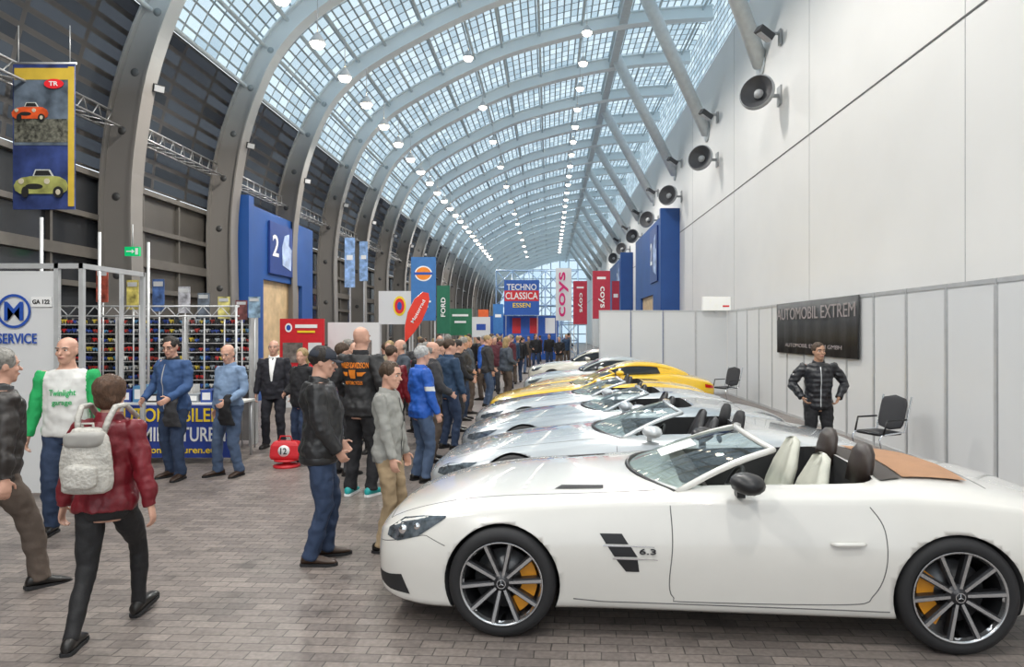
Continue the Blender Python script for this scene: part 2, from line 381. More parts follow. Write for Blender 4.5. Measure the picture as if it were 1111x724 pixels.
text('AUTOMOBIL EXTREM GMBH',bw*.7,.08,(-.03,bc,1.62),gl_,e,'-x',bold=0)
a=W(762,338,20.9); b=W(792,323,20.9)
e=empty('light_box',((a.x+b.x)/2,20.9,2.5),'small white illuminated box sign on the partition','sign')
m=MB(); m.box((0,0,.28),(b.x-a.x,.15,.42)); m.obj('box_body',M('lightbox',(.85,.85,.82),.4,emit=.2),e)
m=MB(); m.box((0,0,.03),(.06,.06,.1)); m.obj('foot',alu,e); m=MB(); m.box((.28,-.08,.2),(.2,.006,.05)); m.obj('red_stripe',rl,e)
# ================= CAR
def paint(n,c,metal=0,rough=.25): return M('car_paint_'+n,c,rough,metal,1.0,var=.01)
glass=glassmat('car_glass',(.72,.80,.78))
dglass=M('car_dark_glass',(.02,.025,.03),.05,var=.1)
tan=M('tan_leather',(.40,.21,.11),.6,bump=.2)
cream=M('cream_leather',(.60,.60,.52),.45,bump=.15)
dbrown=M('dark_brown_leather',(.035,.024,.02),.4)
dark=M('car_dark_inside',(.02,.02,.022),.7)
tgrey=M('rim_dark',(.05,.05,.055),.35,.6)
silv=M('rim_silver',(.55,.56,.58),.25,.9)
orange=M('caliper_orange',(.80,.32,.02),.4)
lampg=M('headlight_glass',(.10,.12,.14),.05,.3,1,var=.7,scale=18)
ST=[(-.95,.54,.30,.53,.42,.50,.46,.42,.42,.27),(-.91,.63,.45,.61,.60,.56,.65,.44,.61,.21),(-.80,.70,.55,.67,.75,.62,.81,.47,.78,.17),
(-.55,.765,.62,.74,.83,.685,.915,.51,.885,.15),(-.30,.812,.66,.785,.865,.74,.955,.56,.92,.16),(0,.85,.68,.82,.87,.775,.975,.60,.93,.17),
(.35,.875,.69,.84,.87,.80,.96,.62,.91,.18),(.7,.90,.70,.865,.86,.825,.945,.62,.90,.18),(1.1,.925,.74,.90,.865,.85,.94,.60,.905,.18),
(1.6,.935,.76,.92,.87,.865,.94,.60,.91,.18),(2.1,.955,.76,.93,.875,.87,.95,.61,.91,.18),(2.4,.97,.74,.955,.88,.89,.97,.63,.92,.18),
(2.7,.965,.72,.945,.88,.88,.975,.63,.92,.19),(3.05,.92,.70,.89,.86,.84,.96,.62,.90,.21),(3.4,.85,.66,.825,.80,.775,.905,.60,.85,.26),
(3.62,.78,.55,.765,.70,.71,.78,.58,.72,.33),(3.70,.67,.4,.66,.55,.63,.6,.56,.55,.42)]
def ev(P,n):
    d=[0]
    for i in range(1,len(P)): d.append(d[-1]+(P[i]-P[i-1]).length)
    out=[]
    for k in range(n):
        t=d[-1]*k/(n-1); i=1
        while i<len(P)-1 and d[i]<t: i+=1
        f=(t-d[i-1])/max(d[i]-d[i-1],1e-9); out.append(P[i-1].lerp(P[i],min(max(f,0),1)))
    return out
def castp(bvh,p,dr,off):
    o=p-dr*3; h=bvh.ray_cast(o,dr)
    return (h[0]-dr*off) if h[0] else None
def patch(mb,bvh,A,B,dr,nr=6,off=.004,n=14,mi=0):
    A=ev([V(p) for p in A],n);B=ev([V(p) for p in B],n); dr=V(dr).normalized(); rows=[]
    for r in range(nr+1):
        rows.append([castp(bvh,a.lerp(b,r/nr),dr,off) for a,b in zip(A,B)])
    vs=[];idx={}
    for i,row in enumerate(rows):
        for j,q in enumerate(row):
            if q is not None: idx[i,j]=len(vs); vs.append(q)
    fs=[]
    for i in range(nr):
        for j in range(n-1):
            k=[(i,j),(i,j+1),(i+1,j+1),(i+1,j)]
            if all(c in idx for c in k): fs.append([idx[c] for c in k])
    mb.add(vs,fs,mi,True)
def seamline(mb,bvh,P,dr,r=.004,n=40,mi=0):
    dr=V(dr).normalized(); Q=[castp(bvh,p,dr,-.001) for p in ev([V(p) for p in P],n)]; Q=[q for q in Q if q is not None]
    if len(Q)>2: mb.tube(Q,r,5,mi)
wheelcache={}
def wheel_meshes(r,w,rimmat,cal,nsp):
    k=(r,w,rimmat.name,cal.name,nsp)
    if k in wheelcache: return wheelcache[k]
    rr=r-.085; h=w/2
    m=MB(); m.rev([(rr,-h+.01),(rr+.03,-h-.006),(r-.03,-h),(r-.006,-h+.02),(r,-h+.05),(r,h-.05),(r-.03,h),(rr,h)],56,0); ty=m.mesh('wheel',[rubber])
    m=MB(); m.rev([(rr+.006,-h-.004),(rr-.002,-h-.006),(rr-.006,-h+.01),(rr-.014,-h+.03)],56,0); m.rev([(rr-.014,-h+.03),(rr-.035,0),(rr-.03,h)],48,1)
    for i in range(nsp):
        a=2*pi*i/nsp+.1; R=Matrix.Rotation(-a,3,'Y'); 
        for (y,dy,wi,wo,mi,) in ((-h+.045,.05,.022,.026,1),(-h+.012,.012,.012,.014,0)):
            vs=[]
            for (x,ww,yo) in ((.045,wi,.004),(rr-.004,wo,-.004)):
                for sz in(-1,1):
                    for sy in(-1,1): vs.append(R@V((x,y+yo*2+sy*dy/2,sz*ww/2*1.4)))
            m.add(vs,[(0,1,3,2),(4,6,7,5),(0,4,5,1),(2,3,7,6),(0,2,6,4),(1,5,7,3)],mi)
    m.rev([(.001,-h-.0),(.03,-h-.0),(.034,-h+.01),(.07,-h+.02),(.07,-h+.06),(.001,-h+.06)],24,1)
    m.rev([(.024,-h-.004),(.029,-h-.004)],20,0)
    for i in range(3):
        a=2*pi*i/3+pi/2; m.tube([(0,-h-.004,0),(cos(a)*.025,-h-.004,sin(a)*.025)],[.005,.001],4,0)
    rim=m.mesh('rim',[rimmat,tgrey])
    m=MB(); m.rev([(.001,-.01),(.185,-.01),(.185,.02),(.001,.02)],40,0); disc=m.mesh('brake_disc',[M('disc_steel',(.16,.16,.165),.4,.7)])
    m=MB(); rings=[]
    for i in range(9):
        a=-.85+1.7*i/8; c,s=cos(a),sin(a); rings.append([V((c*q,y,s*q)) for q,y in((.120,-.055),(.215,-.055),(.215,.05),(.120,.05))])
    m.loft(rings,0,True,False); ca=m.mesh('brake_caliper',[cal])
    wheelcache[k]=(ty,rim,disc,ca); return wheelcache[k]
def add_wheels(e,wb,track,r1,r2,w,rimmat,cal,nsp=10):
    for (x,r) in((0,r1),(wb,r2)):
        for s in(-1,1):
            ty,rim,disc,ca=wheel_meshes(r,w,rimmat,cal,nsp)
            t=mk('wheel',ty,e,(x,s*(track-w/2),r),(0,0,0 if s<0 else pi))
            cr=(0,.2,0) if x<1 else (0,pi-.2,0)
            if s>0: cr=(0,pi,0) if x<1 else (0,0,0)
            mk('rim',rim,t); mk('brake_disc',disc,t); mk('brake_caliper',ca,t,(0,0,0),cr)
def cutter(bits,mat): return bits.obj('cutter',[mat])
tailr=M('tail_red',(.5,.01,.01),.15,coat=1)
def build_car(label,loc,yaw,pt,scale=1.,zs=1.,nose=1.,kind='open',seatm=cream,hero=False,deck=None,rimmat=None,cal=orange,hdr=1.17,group=None,zn=1.0,stripe=None,rolls=True):
    e=empty('car',loc,label,'car',group,(0,0,yaw)); e.scale=(scale,)*3
    st=[]
    for s in ST:
        s=list(s); x=s[0]; f=zs*(zn+(1-zn)*min(max((x+.95)/1.6,0),1))
        s[0]=x*nose if x<0 else x
        for i in(1,3,5): s[i]*=f
        s[7]*=zs; st.append(s)
    m=MB(); rings=[]
    for (x,zc,yf,zf,ys_,zs_,ym,zm,yb,zb) in st:
        zl=zm*.5+zb*.5
        h=[(0,zc),(yf*.55,zc*.7+zf*.3),(yf,zf),(ys_,zs_),(ym,zm),(ym-.008,zl),(yb,zb),(0,zb)]
        ring=[V((x,y,z)) for y,z in h]+[V((x,-y,z)) for y,z in h[-2:0:-1]]; rings.append(ring)
    n=14; vs=[p for r in rings for p in r]; fs=[]
    for i in range(len(rings)-1):
        for j in range(n): fs.append((i*n+j,i*n+(j+1)%n,(i+1)*n+(j+1)%n,(i+1)*n+j))
    for b in(0,(len(rings)-1)*n):
        for i in range(0,7):
            q=[b+i,b+i+1,b+(n-i-1)%n,b+(n-i)%n]; q2=[]
            for t in q:
                if t not in q2: q2.append(t)
            fs.append(q2)
    m.add(vs,fs,0,True)
    o=m.obj('body',[pt])
    bmm=bmesh.new(); bmm.from_mesh(o.data); cl=bmm.edges.layers.float.new('crease_edge')
    for ed in bmm.edges:
        a,b=ed.verts
        if abs(a.co.x-b.co.x)>.02:
            for s in st:
                if abs(a.co.x-s[0])<.03 and abs(abs(a.co.y)-s[4])<.02 and abs(a.co.z-s[5])<.02: ed[cl]=.7
                if abs(a.co.x-s[0])<.03 and abs(abs(a.co.y)-s[8])<.02 and abs(a.co.z-s[9])<.02: ed[cl]=.7
    bmm.to_mesh(o.data); bmm.free()
    su=o.modifiers.new('s','SUBSURF'); su.levels=3; su.render_levels=3
    cm=MB()
    for x,r in((0,.360),(2.68,.368)):
        for s in(-1,1):
            cm.rev([(.001,s*.60),(r,s*.60),(r,s*1.15),(.001,s*1.15)],48,0,'y',(x,0,.335))
    c1=cutter(cm,dark)
    bo=o.modifiers.new('b','BOOLEAN'); bo.object=c1; bo.operation='DIFFERENCE'; bo.solver='EXACT'
    try: bo.material_mode='TRANSFER'
    except: pass
    c2=None
    if kind=='open':
        cm=MB(); pts=[]
        x0,x1,yy,rc=1.12,2.33,.68,.14
        for (cx,cy,a0) in((x1-rc,yy-rc,0),(x0+rc,yy-rc,90),(x0+rc,-yy+rc,180),(x1-rc,-yy+rc,270)):
            for k in range(5): a=math.radians(a0+k*22.5); pts.append((cx+cos(a)*rc,cy+sin(a)*rc))
        cm.loft([[V((x,y,.36)) for x,y in pts],[V((x,y,1.6)) for x,y in pts]],0,True,False)
        c2=cutter(cm,dark); bo=o.modifiers.new('b','BOOLEAN'); bo.object=c2; bo.operation='DIFFERENCE'; bo.solver='EXACT'
        try: bo.material_mode='TRANSFER'
        except: pass
    me=bake(o); bpy.data.objects.remove(c1,do_unlink=True)
    if c2: bpy.data.objects.remove(c2,do_unlink=True)
    body=mk('body',me,e)
    bm=bmesh.new(); bm.from_mesh(me); bvh=BVHTree.FromBMesh(bm); bm.free()
    g=MB(); Z=zs
    for s in(-1,1):
        dr=(0,-s,0); y=s*2
        P=[(1.03,y,.82*Z),(1.04,y,.6*Z),(1.02,y,.36),(1.05,y,.27),(1.14,y,.25),(2.05,y,.27),(2.2,y,.33),(2.27,y,.5),(2.27,y,.72*Z),(2.20,y,.84*Z)]
        P=[V(p) for p in crom(P,5)]
        seamline(g,bvh,P,dr,.0035,80)
        seamline(g,bvh,[V((.44,y,.25)),V((.62,y,.235)),V((2.3,y,.235))],dr,.004,50)
        if hero: seamline(g,bvh,[V((-.86,y,.50)),V((-.5,y,.60)),V((-.36,y,.55))],dr,.003,20)
    for s in(-1,1):
        P=[(-.8,s*.60,3),(-.5,s*.63,3),(0,s*.67,3),(.5,s*.70,3),(.95,s*.72,3)]; seamline(g,bvh,[V(p) for p in P],(0,0,-1),.0035,50)
    seamline(g,bvh,[V((-.8,-.6,3)),V((-.84,0,3)),V((-.8,.6,3))],(0,0,-1),.004,30)
    seamline(g,bvh,[V((3.0,-.6,3)),V((3.0,.6,3))],(0,0,-1),.004,30)
    g.obj('panel_gap',seam,e)
    if stripe:
        for s in(-1,1):
            q=MB(); patch(q,bvh,[(-.85,s*.08,3),(-.85,s*.22,3)],[(.75,s*.08,3),(.75,s*.22,3)],(0,0,-1),20,.003,4)
            q.obj('bonnet_stripe',stripe,e)
    for s in(-1,1):
        q=MB(); y=s*2; A=[(-.80,y,.605),(-.70,y,.665),(-.56,y,.695),(-.38,y,.72)];B=[(-.81,y,.555),(-.72,y,.54),(-.56,y,.59),(-.38,y,.707)]
        A=[(a*nose,b,c*zs*(zn+(1-zn)*.15)) for a,b,c in A];B=[(a*nose,b,c*zs*(zn+(1-zn)*.15)) for a,b,c in B]
        patch(q,bvh,A,B,(0,-s,0),6,.004,16); q.obj('headlight',lampg,e)
        if hero:
            for (lx,lz,lr) in((-.66,.61,.032),(-.56,.64,.024)):
                q=MB(); c=castp(bvh,V((lx,y,lz)),V((0,-s,0)),-.0)
                if c: q.ell(c,(lr,.02,lr),14,8)
                q.obj('headlight_lens',chrome,e)
        q=MB(); patch(q,bvh,[(-.88,y,.31),(-.76,y,.32),(-.66,y,.34)],[(-.87,y,.25),(-.76,y,.22),(-.60,y,.22)],(0,-s,0),4,.003,10); q.obj('air_intake',dark,e)
        q=MB(); patch(q,bvh,[(3.66,y,.66*Z),(3.4,y,.72*Z)],[(3.66,y,.60*Z),(3.4,y,.64*Z)],(0,-s,0),4,.004,8); q.obj('tail_light',tailr,e)
        if hero:
            q=MB()
            patch(q,bvh,[(.60,y,.655),(.735,y,.655)],[(.64,y,.595),(.775,y,.595)],(0,-s,0),4,.003,8)
            patch(q,bvh,[(.65,y,.580),(.79,y,.580)],[(.69,y,.52),(.83,y,.52)],(0,-s,0),4,.003,8)
            patch(q,bvh,[(.70,y,.505),(.83,y,.505)],[(.76,y,.43),(.84,y,.43)],(0,-s,0),4,.003,8)
            q.obj('side_vent',blackp,e)
            for (xa,xb,zz) in((.62,.93,.592),(.68,.95,.516)):
                q=MB(); patch(q,bvh,[(xa,y,zz),(xb,y,(zz-.006))],[(xa,y,(zz-.009)),(xb,y,(zz-.011))],(0,-s,0),2,.012,10)
                q.obj('vent_fin',chrome,e)
            c=castp(bvh,V((.89,y,.555)),V((0,-s,0)),.008); text('6.3',.10,.034,c,tgrey,e,'-y' if s<0 else '+y',name='badge')
            q=MB(); patch(q,bvh,[(.30,s*.60,3),(.62,s*.64,3)],[(.34,s*.52,3),(.62,s*.57,3)],(0,0,-1),4,.003,8); q.obj('hood_vent',dark,e)
        q=MB(); c=castp(bvh,V((2.06,y,.63*Z)),V((0,-s,0)),.02)
        q.tube([c+V((-.1,-s*.015,0)),c+V((-.07,0,0)),c+V((.07,0,.004)),c+V((.1,-s*.015,.004))],[.009,.014,.014,.009],8); q.obj('door_handle',pt,e)
        q=MB(); mx_=1.46 if hero else 1.36; rg=[]
        for (yy,a_,c_) in((.86,.045,.030),(.91,.085,.055),(.98,.10,.064),(1.05,.085,.056),(1.09,.05,.03),(1.10,.01,.01)):
            rg.append([V((mx_+.02*(yy-.87)*5+cos(t)*a_,s*yy,.985*Z+sin(t)*c_)) for t in [2*pi*k/14 for k in range(14)]])
        q.loft(rg); q.box((mx_-.01,s*.85,.915*Z),(.05,.10,.07),0); q.obj('wing_mirror',blackp if hero else pt,e)
    q=MB(); patch(q,bvh,[(-2,-.42,.50*Z),(-2,.42,.50*Z)],[(-2,-.5,.33),(-2,.5,.33)],(1,0,0),6,.003,16); q.obj('grille',dark,e)
    q=MB(); patch(q,bvh,[(-2,-.4,.43*Z),(-2,.4,.43*Z)],[(-2,-.4,.41*Z),(-2,.4,.41*Z)],(1,0,0),2,.012,16); q.obj('grille_bar',chrome,e)
    add_wheels(e,2.68,.955,.336,.344,.25,rimmat or silv,cal,10)
    if deck:
        q=MB(); patch(q,bvh,[(2.50,-.60,3),(2.54,0,3),(2.50,.60,3)],[(2.93,-.52,3),(2.98,0,3),(2.93,.52,3)],(0,0,-1),8,.014,20); q.obj('soft_top_cover',deck,e)
        q=MB(); patch(q,bvh,[(2.345,-.66,3),(2.345,0,3),(2.345,.66,3)],[(2.49,-.61,3),(2.53,0,3),(2.49,.61,3)],(0,0,-1),4,.010,20); q.obj('deck_trim',dbrown,e)
    if kind=='open':
        ny,nz=13,6; hz=hdr
        def wp(t,r):
            base=V((.80+.28*t*t,.75*t,.905*Z-.035*t*t)); top=V((1.60+.11*t*t,.58*t,hz-.05*t*t)); p=base.lerp(top,r)
            p.z+=.025*sin(pi*r); return p
        q=MB(); rows=[[wp(-1+2*i/(ny-1),j/(nz-1)) for i in range(ny)] for j in range(nz)]
        q.loft(rows,0,False,True,False); q.obj('windscreen',glass,e)
        q=MB(); q.tube([wp(-1,j/7) for j in range(8)]+[wp(-1+2*i/12,1) for i in range(1,12)]+[wp(1,1-j/7) for j in range(8)],.022,8); q.obj('windscreen_frame',pt,e)
        q=MB(); q.tube([wp(-1+2*i/12,0)+V((-.01,0,.0)) for i in range(13)],.018,6); q.obj('windscreen_seal',blackp,e)
        q=MB(); rows=[[V((1.0,-.66+1.32*i/8,.885*Z+(.01 if i%8 else -.02))) for i in range(9)],[V((1.25,-.66+1.32*i/8,.91*Z)) for i in range(9)],[V((1.32,-.66+1.32*i/8,.84*Z)) for i in range(9)],[V((1.30,-.66+1.32*i/8,.6*Z)) for i in range(9)]]
        q.loft(rows,0,False,True,False); q.obj('dashboard',dbrown if hero else dark,e)
        q=MB(); R=Euler((0,math.radians(-65),0)).to_matrix()
        pts=[R@V((cos(2*pi*k/24)*.18,sin(2*pi*k/24)*.18,0))+V((1.48,-.36,.80*Z)) for k in range(25)]; q.tube(pts,.014,8,cap=False)
        q.ell((1.47,-.36,.80*Z),(.03,.06,.05)); q.box((1.475,-.36,.80*Z),(.02,.32,.03)); q.tube([(1.3,-.36,.73*Z),(1.47,-.36,.80*Z)],.03,8); q.obj('steering_wheel',dark,e)
        q=MB(); q.ell((1.46,0,1.10*Z),(.015,.09,.03)); q.tube([(1.46,0,1.12*Z),(1.56,0,hz-.01)],.006,5); q.obj('rear_view_mirror',dark,e)
        for s in(-1,1):
            q=MB(); sy=s*.36
            q.loft([[V((x,sy+yy*w,z+.01)) for yy in(-1,-.8,0,.8,1)]+[V((x,sy+yy*w,z-.14)) for yy in(1,-1)] for x,w,z in((1.5,.2,.50),(1.6,.24,.55),(1.85,.25,.50),(2.0,.24,.48))])
            rg=[]
            for (z,x,w,t) in((.45,1.90,.22,.06),(.55,1.92,.25,.07),(.72,1.97,.26,.07),(.86,2.02,.245,.06),(.92,2.04,.20,.055),(.98,2.06,.16,.05),(1.04,2.08,.13,.04),(1.065,2.085,.05,.02)):
                rg.append([V((x+cos(a)*t+(.03 if abs(sin(a))<.5 and cos(a)<0 else 0),sy+math.copysign(abs(sin(a))**.6,sin(a))*w,z*(Z if z>.6 else 1))) for a in [2*pi*k/16 for k in range(16)]])
            q.loft(rg); q.obj('seat',seatm,e)
            if rolls:
                q=MB(); rg=[]
                for (z,w,t) in((.88,.17,.05),(1.0,.17,.05),(1.08,.15,.045),(1.13,.09,.03),(1.14,.02,.01)):
                    rg.append([V((2.32+(z-.93)*.2+cos(a)*t,sy+math.copysign(abs(sin(a))**.6,sin(a))*w,z*Z)) for a in [2*pi*k/16 for k in range(16)]])
                q.loft(rg); q.obj('roll_bar_cover',dbrown if hero else dark,e)
        if hero:
            c=wp(-.15,.42); tu=(wp(-.15,.52)-c).normalized(); tv=(wp(-.05,.42)-c).normalized(); nn=tu.cross(tv).normalized()
            if nn.z<0: nn=-nn
            q=MB(); A_=c+nn*.012; P=[A_-tu*.13-tv*.14,A_+tu*.13-tv*.14,A_+tu*.13+tv*.10,A_-tu*.13+tv*.10]; q.add(P+[p+nn*.003 for p in P],[(0,1,2,3),(7,6,5,4),(0,4,5,1),(1,5,6,2),(2,6,7,3),(3,7,4,0)]); q.obj('paper_sheet',wl,e)
        q=MB(); q.box((1.75,0,.62),(.9,.16,.1)); q.obj('centre_console',cream if hero else dark,e,bev=.02)
    else:
        rg=[]
        for (x,w,zt) in((.72,.62,.91),(.95,.70,1.01),(1.35,.68,1.19),(1.7,.65,1.26),(2.1,.63,1.27),(2.5,.60,1.21),(2.9,.54,1.08),(3.2,.45,.90)):
            zt*=hdr/1.17*Z; zb=.82*Z; h=zt-zb
            pr=[(w,zb),(w*.97,zb+h*.35),(w*.86,zb+h*.85),(w*.6,zb+h*.98),(0,zt)]
            rg.append([V((x,y,z)) for y,z in pr]+[V((x,-y,z)) for y,z in pr[-2::-1]])
        q=MB(); q.loft(rg); o=q.obj('greenhouse',[dglass],e); su=o.modifiers.new('s','SUBSURF'); su.levels=2; su.render_levels=2
        o.parent=None; gm=bake(o); o=mk('window_glass',gm,e)
        bm=bmesh.new(); bm.from_mesh(gm); gb=BVHTree.FromBMesh(bm); bm.free()
        q=MB(); patch(q,gb,[(1.35,-.55,3),(1.28,0,3),(1.35,.55,3)],[(2.62,-.50,3),(2.70,0,3),(2.62,.50,3)],(0,0,-1),12,.010,24)
        for s in(-1,1):
            patch(q,gb,[(2.6,s*.53,3),(2.6,s*.30,3)],[(3.18,s*.44,3),(3.18,s*.2,3)],(0,0,-1),6,.010,8)
            seamline(q,gb,[V((.85,s*.60,3)),V((1.1,s*.56,3)),V((1.38,s*.54,3)),V((2.0,s*.53,3)),V((2.6,s*.50,3))],(0,0,-1),.03,30)
            patch(q,gb,[(2.25,s*2,1.22*Z),(2.9,s*2,1.05*Z)],[(2.42,s*2,.86*Z),(3.1,s*2,.86*Z)],(0,-s,0),6,.010,10)
        q.obj('roof_panel',pt,e)
    return e
wp1=paint('white',(.72,.705,.67)); sl1=paint('silver',(.46,.50,.53),.4,.22); sl2=paint('pale_silver',(.60,.63,.65),.3,.22)
yw=paint('yellow',(.82,.52,.02)); ivory=paint('ivory',(.62,.60,.52)); lgrey=paint('light_grey',(.42,.46,.48))
build_car('white open roadster with tan soft-top cover and orange calipers',(-.214,5.23,0),math.radians(-5.1),wp1,1.02,nose=.97,hero=True,deck=tan)
lseat=M('black_leather',(.03,.03,.033),.45)
build_car('silver open sports car with black seats beside the white roadster',(-.30,7.75,0),math.radians(-3.5),sl2,1.0,zs=.95,zn=.86,seatm=lseat,hdr=1.13)
build_car('darker silver open sports car parked in the row',(-.30,10.0,0),math.radians(-2),sl1,.98,zs=.97,zn=.87,seatm=lseat,hdr=1.14,rolls=False)
build_car('pale silver open sports car with grey bonnet stripes',(-.36,12.2,0),math.radians(-1),sl2,.97,zs=.97,zn=.88,seatm=lseat,hdr=1.14,stripe=M('stripe_grey',(.12,.13,.14),.3,coat=1),rolls=False)
build_car('yellow open sports car parked in the row',(-.32,14.4,0),math.radians(-1),yw,.96,zs=.98,zn=.88,seatm=lseat,hdr=1.16,rolls=False)
build_car('yellow coupe with dark side windows',(0.3,16.7,0),math.radians(-1),yw,.98,zs=1.0,zn=.9,kind='coupe',hdr=1.14)
build_car('pale grey classic coupe parked near the partition',(.15,19.1,0),0,lgrey,.90,zs=1.06,kind='coupe',hdr=1.2)
build_car('ivory classic coupe parked beyond the partition',(.10,24.5,0),0,ivory,.90,zs=1.1,kind='coupe',hdr=1.22)
# ================= PEOPLE
skin1=M('skin_light',(.60,.34,.25),.5,var=.10,scale=14); skin2=M('skin_tan',(.46,.26,.17),.5,var=.10,scale=14)
eyew=M('eye_white',(.8,.8,.78),.2,var=0); iris=M('eye_iris',(.04,.03,.02),.2,var=0); lipm=M('lips',(.42,.15,.13),.5); 
def cloth(n,c,rough=.85,bump=.5,bs=12): return M('cloth_'+n,c,rough,bump=bump,bscale=bs,var=.16,scale=3)
def leather(n,c): return M('leather_'+n,c,.40,bump=.5,bscale=12,var=.15,scale=5)
denim=cloth('denim',(.028,.048,.10)); denim2=cloth('light_denim',(.075,.115,.20)); blackc=cloth('black',(.015,.015,.018)); darkc=cloth('dark_grey',(.045,.045,.05)); khaki=cloth('khaki',(.38,.28,.17)); brownt=cloth('brown',(.10,.075,.06)); greyc=cloth('grey',(.30,.30,.28))
shoeb=M('shoe_black',(.015,.013,.012),.35); shoebr=M('shoe_brown',(.05,.028,.018),.45); shoet=M('shoe_teal',(.02,.35,.35),.5)
def hairm(n,c): return M('hair_'+n,c,.6,bump=.9,bscale=60,stretch=(1,1,.3),var=.3,scale=30)
hairg=hairm('grey',(.24,.23,.21)); hairb=hairm('brown',(.06,.035,.02)); hairk=hairm('dark',(.02,.015,.012)); hairr=hairm('auburn',(.09,.045,.025)); hairs=hairm('silver',(.42,.42,.42)); hairy=hairm('blond',(.35,.25,.12))
wr=bpy.data.textures.new('wrinkle','CLOUDS'); wr.noise_scale=.10; wr.noise_depth=1
def ik(a,b,l1,l2,pole):
    d=b-a; L=min(d.length,(l1+l2)*.999); dn=d.normalized(); x=(l1*l1-l2*l2+L*L)/(2*L); h=math.sqrt(max(l1*l1-x*x,0))
    pl=(V(pole)-dn*V(pole).dot(dn)).normalized(); return a+dn*x+pl*h, a+dn*L
def remesh(mb,vox,smooth=3,disp=0,mats=(),matfn=None,name='x'):
    o=mb.obj(name,list(mats)); r=o.modifiers.new('r','REMESH'); r.mode='VOXEL'; r.voxel_size=vox; r.use_smooth_shade=True
    if smooth: s=o.modifiers.new('s','SMOOTH'); s.factor=.5; s.iterations=smooth
    if disp: d=o.modifiers.new('d','DISPLACE'); d.texture=wr; d.strength=disp; d.mid_level=.42; d.texture_coords='LOCAL'
    me=bake(o); 
    me.materials.clear()
    for mm in mats: me.materials.append(mm)
    if matfn:
        for p in me.polygons: p.material_index=matfn(p.center)
    else:
        me.polygons.foreach_set('material_index',[0]*len(me.polygons))
    me.polygons.foreach_set('use_smooth',[True]*len(me.polygons))
    return me
def person(label,x,y,a,h=1.78,top=blackc,bot=denim,shoe=shoeb,hair=hairb,style='short',skin=skin1,feet=None,hands=None,lean=0,g=1.,hem=.84,head=(0,0),vox=.008,female=False,collar=None,shirt=None,cap=None,topfn=None,topmats=None,zipm=None,glasses=False,logo=None,group=None,sleeve=None,topname='jacket',belt=None,bulk=1.,poles=None,slim=1.,band=False):
    k=h/1.75
    feet=feet or [(-.12,.0,0,.2,0),(.12,.03,0,-.2,0)]
    hands=hands or [(-.27,.06,.84),(.27,.06,.84)]
    poles=poles or [(-.5,-1,0),(.5,-1,0)]
    sp_=abs(feet[0][1]-feet[1][1])/2; dz=-(.815-math.sqrt(.815**2-sp_*sp_))-.006
    fy=(feet[0][1]+feet[1][1])/2
    def cen(z): t=(z-.93)/.5; return V((0,fy+lean*t,z+dz))
    sw=(.160 if female else .185)*slim
    TOR=[(.80,.115,.09,0),(.86,.16,.115,-.005),(.93,.170,.125,-.01),(1.03,.150,.11,.01*g),(1.12,.150,.112,.012),(1.22,.160,.118,.01),(1.32,.175,.122,0),(1.39,.18,.11,-.005),(1.44,.135,.085,-.01),(1.48,.075,.065,-.01),(1.56,.056,.060,.005)]
    TOR=[(z,rx*slim,ry*slim,o) for z,rx,ry,o in TOR]
    if female: TOR=[(z,rx*(.93 if z>1 else 1.0),ry*.95,o) for z,rx,ry,o in TOR]
    def torso(mb,off,z0,z1):
        rg=[]
        def at(z):
            for i in range(len(TOR)-1):
                if TOR[i][0]<=z<=TOR[i+1][0]:
                    f=(z-TOR[i][0])/(TOR[i+1][0]-TOR[i][0]); return tuple(TOR[i][q]*(1-f)+TOR[i+1][q]*f for q in range(4))
            return TOR[0] if z<TOR[0][0] else TOR[-1]
        L=[at(z0)]+[t for t in TOR if z0+.01<t[0]<z1-.01]+[at(z1)]
        L[0]=(z0,)+tuple(L[0][1:]); 
        for (z,rx,ry,oy) in L:
            gg=g if .9<z<1.3 else 1+(g-1)*.4
            if z<.95 and off>.02: rx=max(rx,.160*slim); ry=max(ry,.12*slim)
            c=cen(z)+V((0,oy+(gg-1)*.12,0))
            rg.append([c+V((cos(t)*(rx*(1+(gg-1)*.5)+off),sin(t)*(ry*gg+off),0)) for t in [2*pi*i/20 for i in range(20)]])
        mb.loft(rg)
    hips=[cen(.90)+V((sx*.088*slim,0,0)) for sx in(-1,1)]
    legs=[]
    for i,f in enumerate(feet):
        an=V((f[0],f[1],f[2]+.09)); kn,an=ik(hips[i],an,.418,.40,(sin(-f[3])*.3+(-.05,.05)[i],1,0)); legs.append((hips[i],kn,an))
    sh=[cen(1.415)+V((sx*sw,-.01,0)) for sx in(-1,1)]; arms=[]
    for i,hd in enumerate(hands):
        el,wrst=ik(sh[i],V(hd)+V((0,0,dz)),.285,.255,poles[i]); arms.append((sh[i],el,wrst))
    def limb(mb,J,rs,off,n=12):
        a_,b_,c_=J; P=[a_,a_.lerp(b_,.5),b_.lerp(a_,.12),b_.lerp(c_,.12),b_.lerp(c_,.45),c_]
        mb.cap_tube(P,[r+off for r in rs],n)
    fs_=.82 if female else 1.
    LR=[.072*fs_,.062*fs_,.043*fs_,.042*fs_,.040*fs_,.030*fs_]; AR=[.046,.038,.032,.032,.031,.026]
    m=MB(); torso(m,-.004,.80,1.56)
    for J in legs: limb(m,J,LR,0)
    for J in arms: limb(m,J,AR,0)
    for i,f in enumerate(feet):
        J=legs[i]; d=V((-sin(f[3]),cos(f[3]),0)); m.cap_tube([J[2]+V((0,0,-.03)),J[2]+d*.07+V((0,0,-.05))],[.027,.022])
    ch=cen(1.52)+V((0,.01,0)); HR=Matrix.Rotation(head[0],3,'Z')@Matrix.Rotation(head[1],3,'X')
    def hp(p): return ch+HR@V(p)
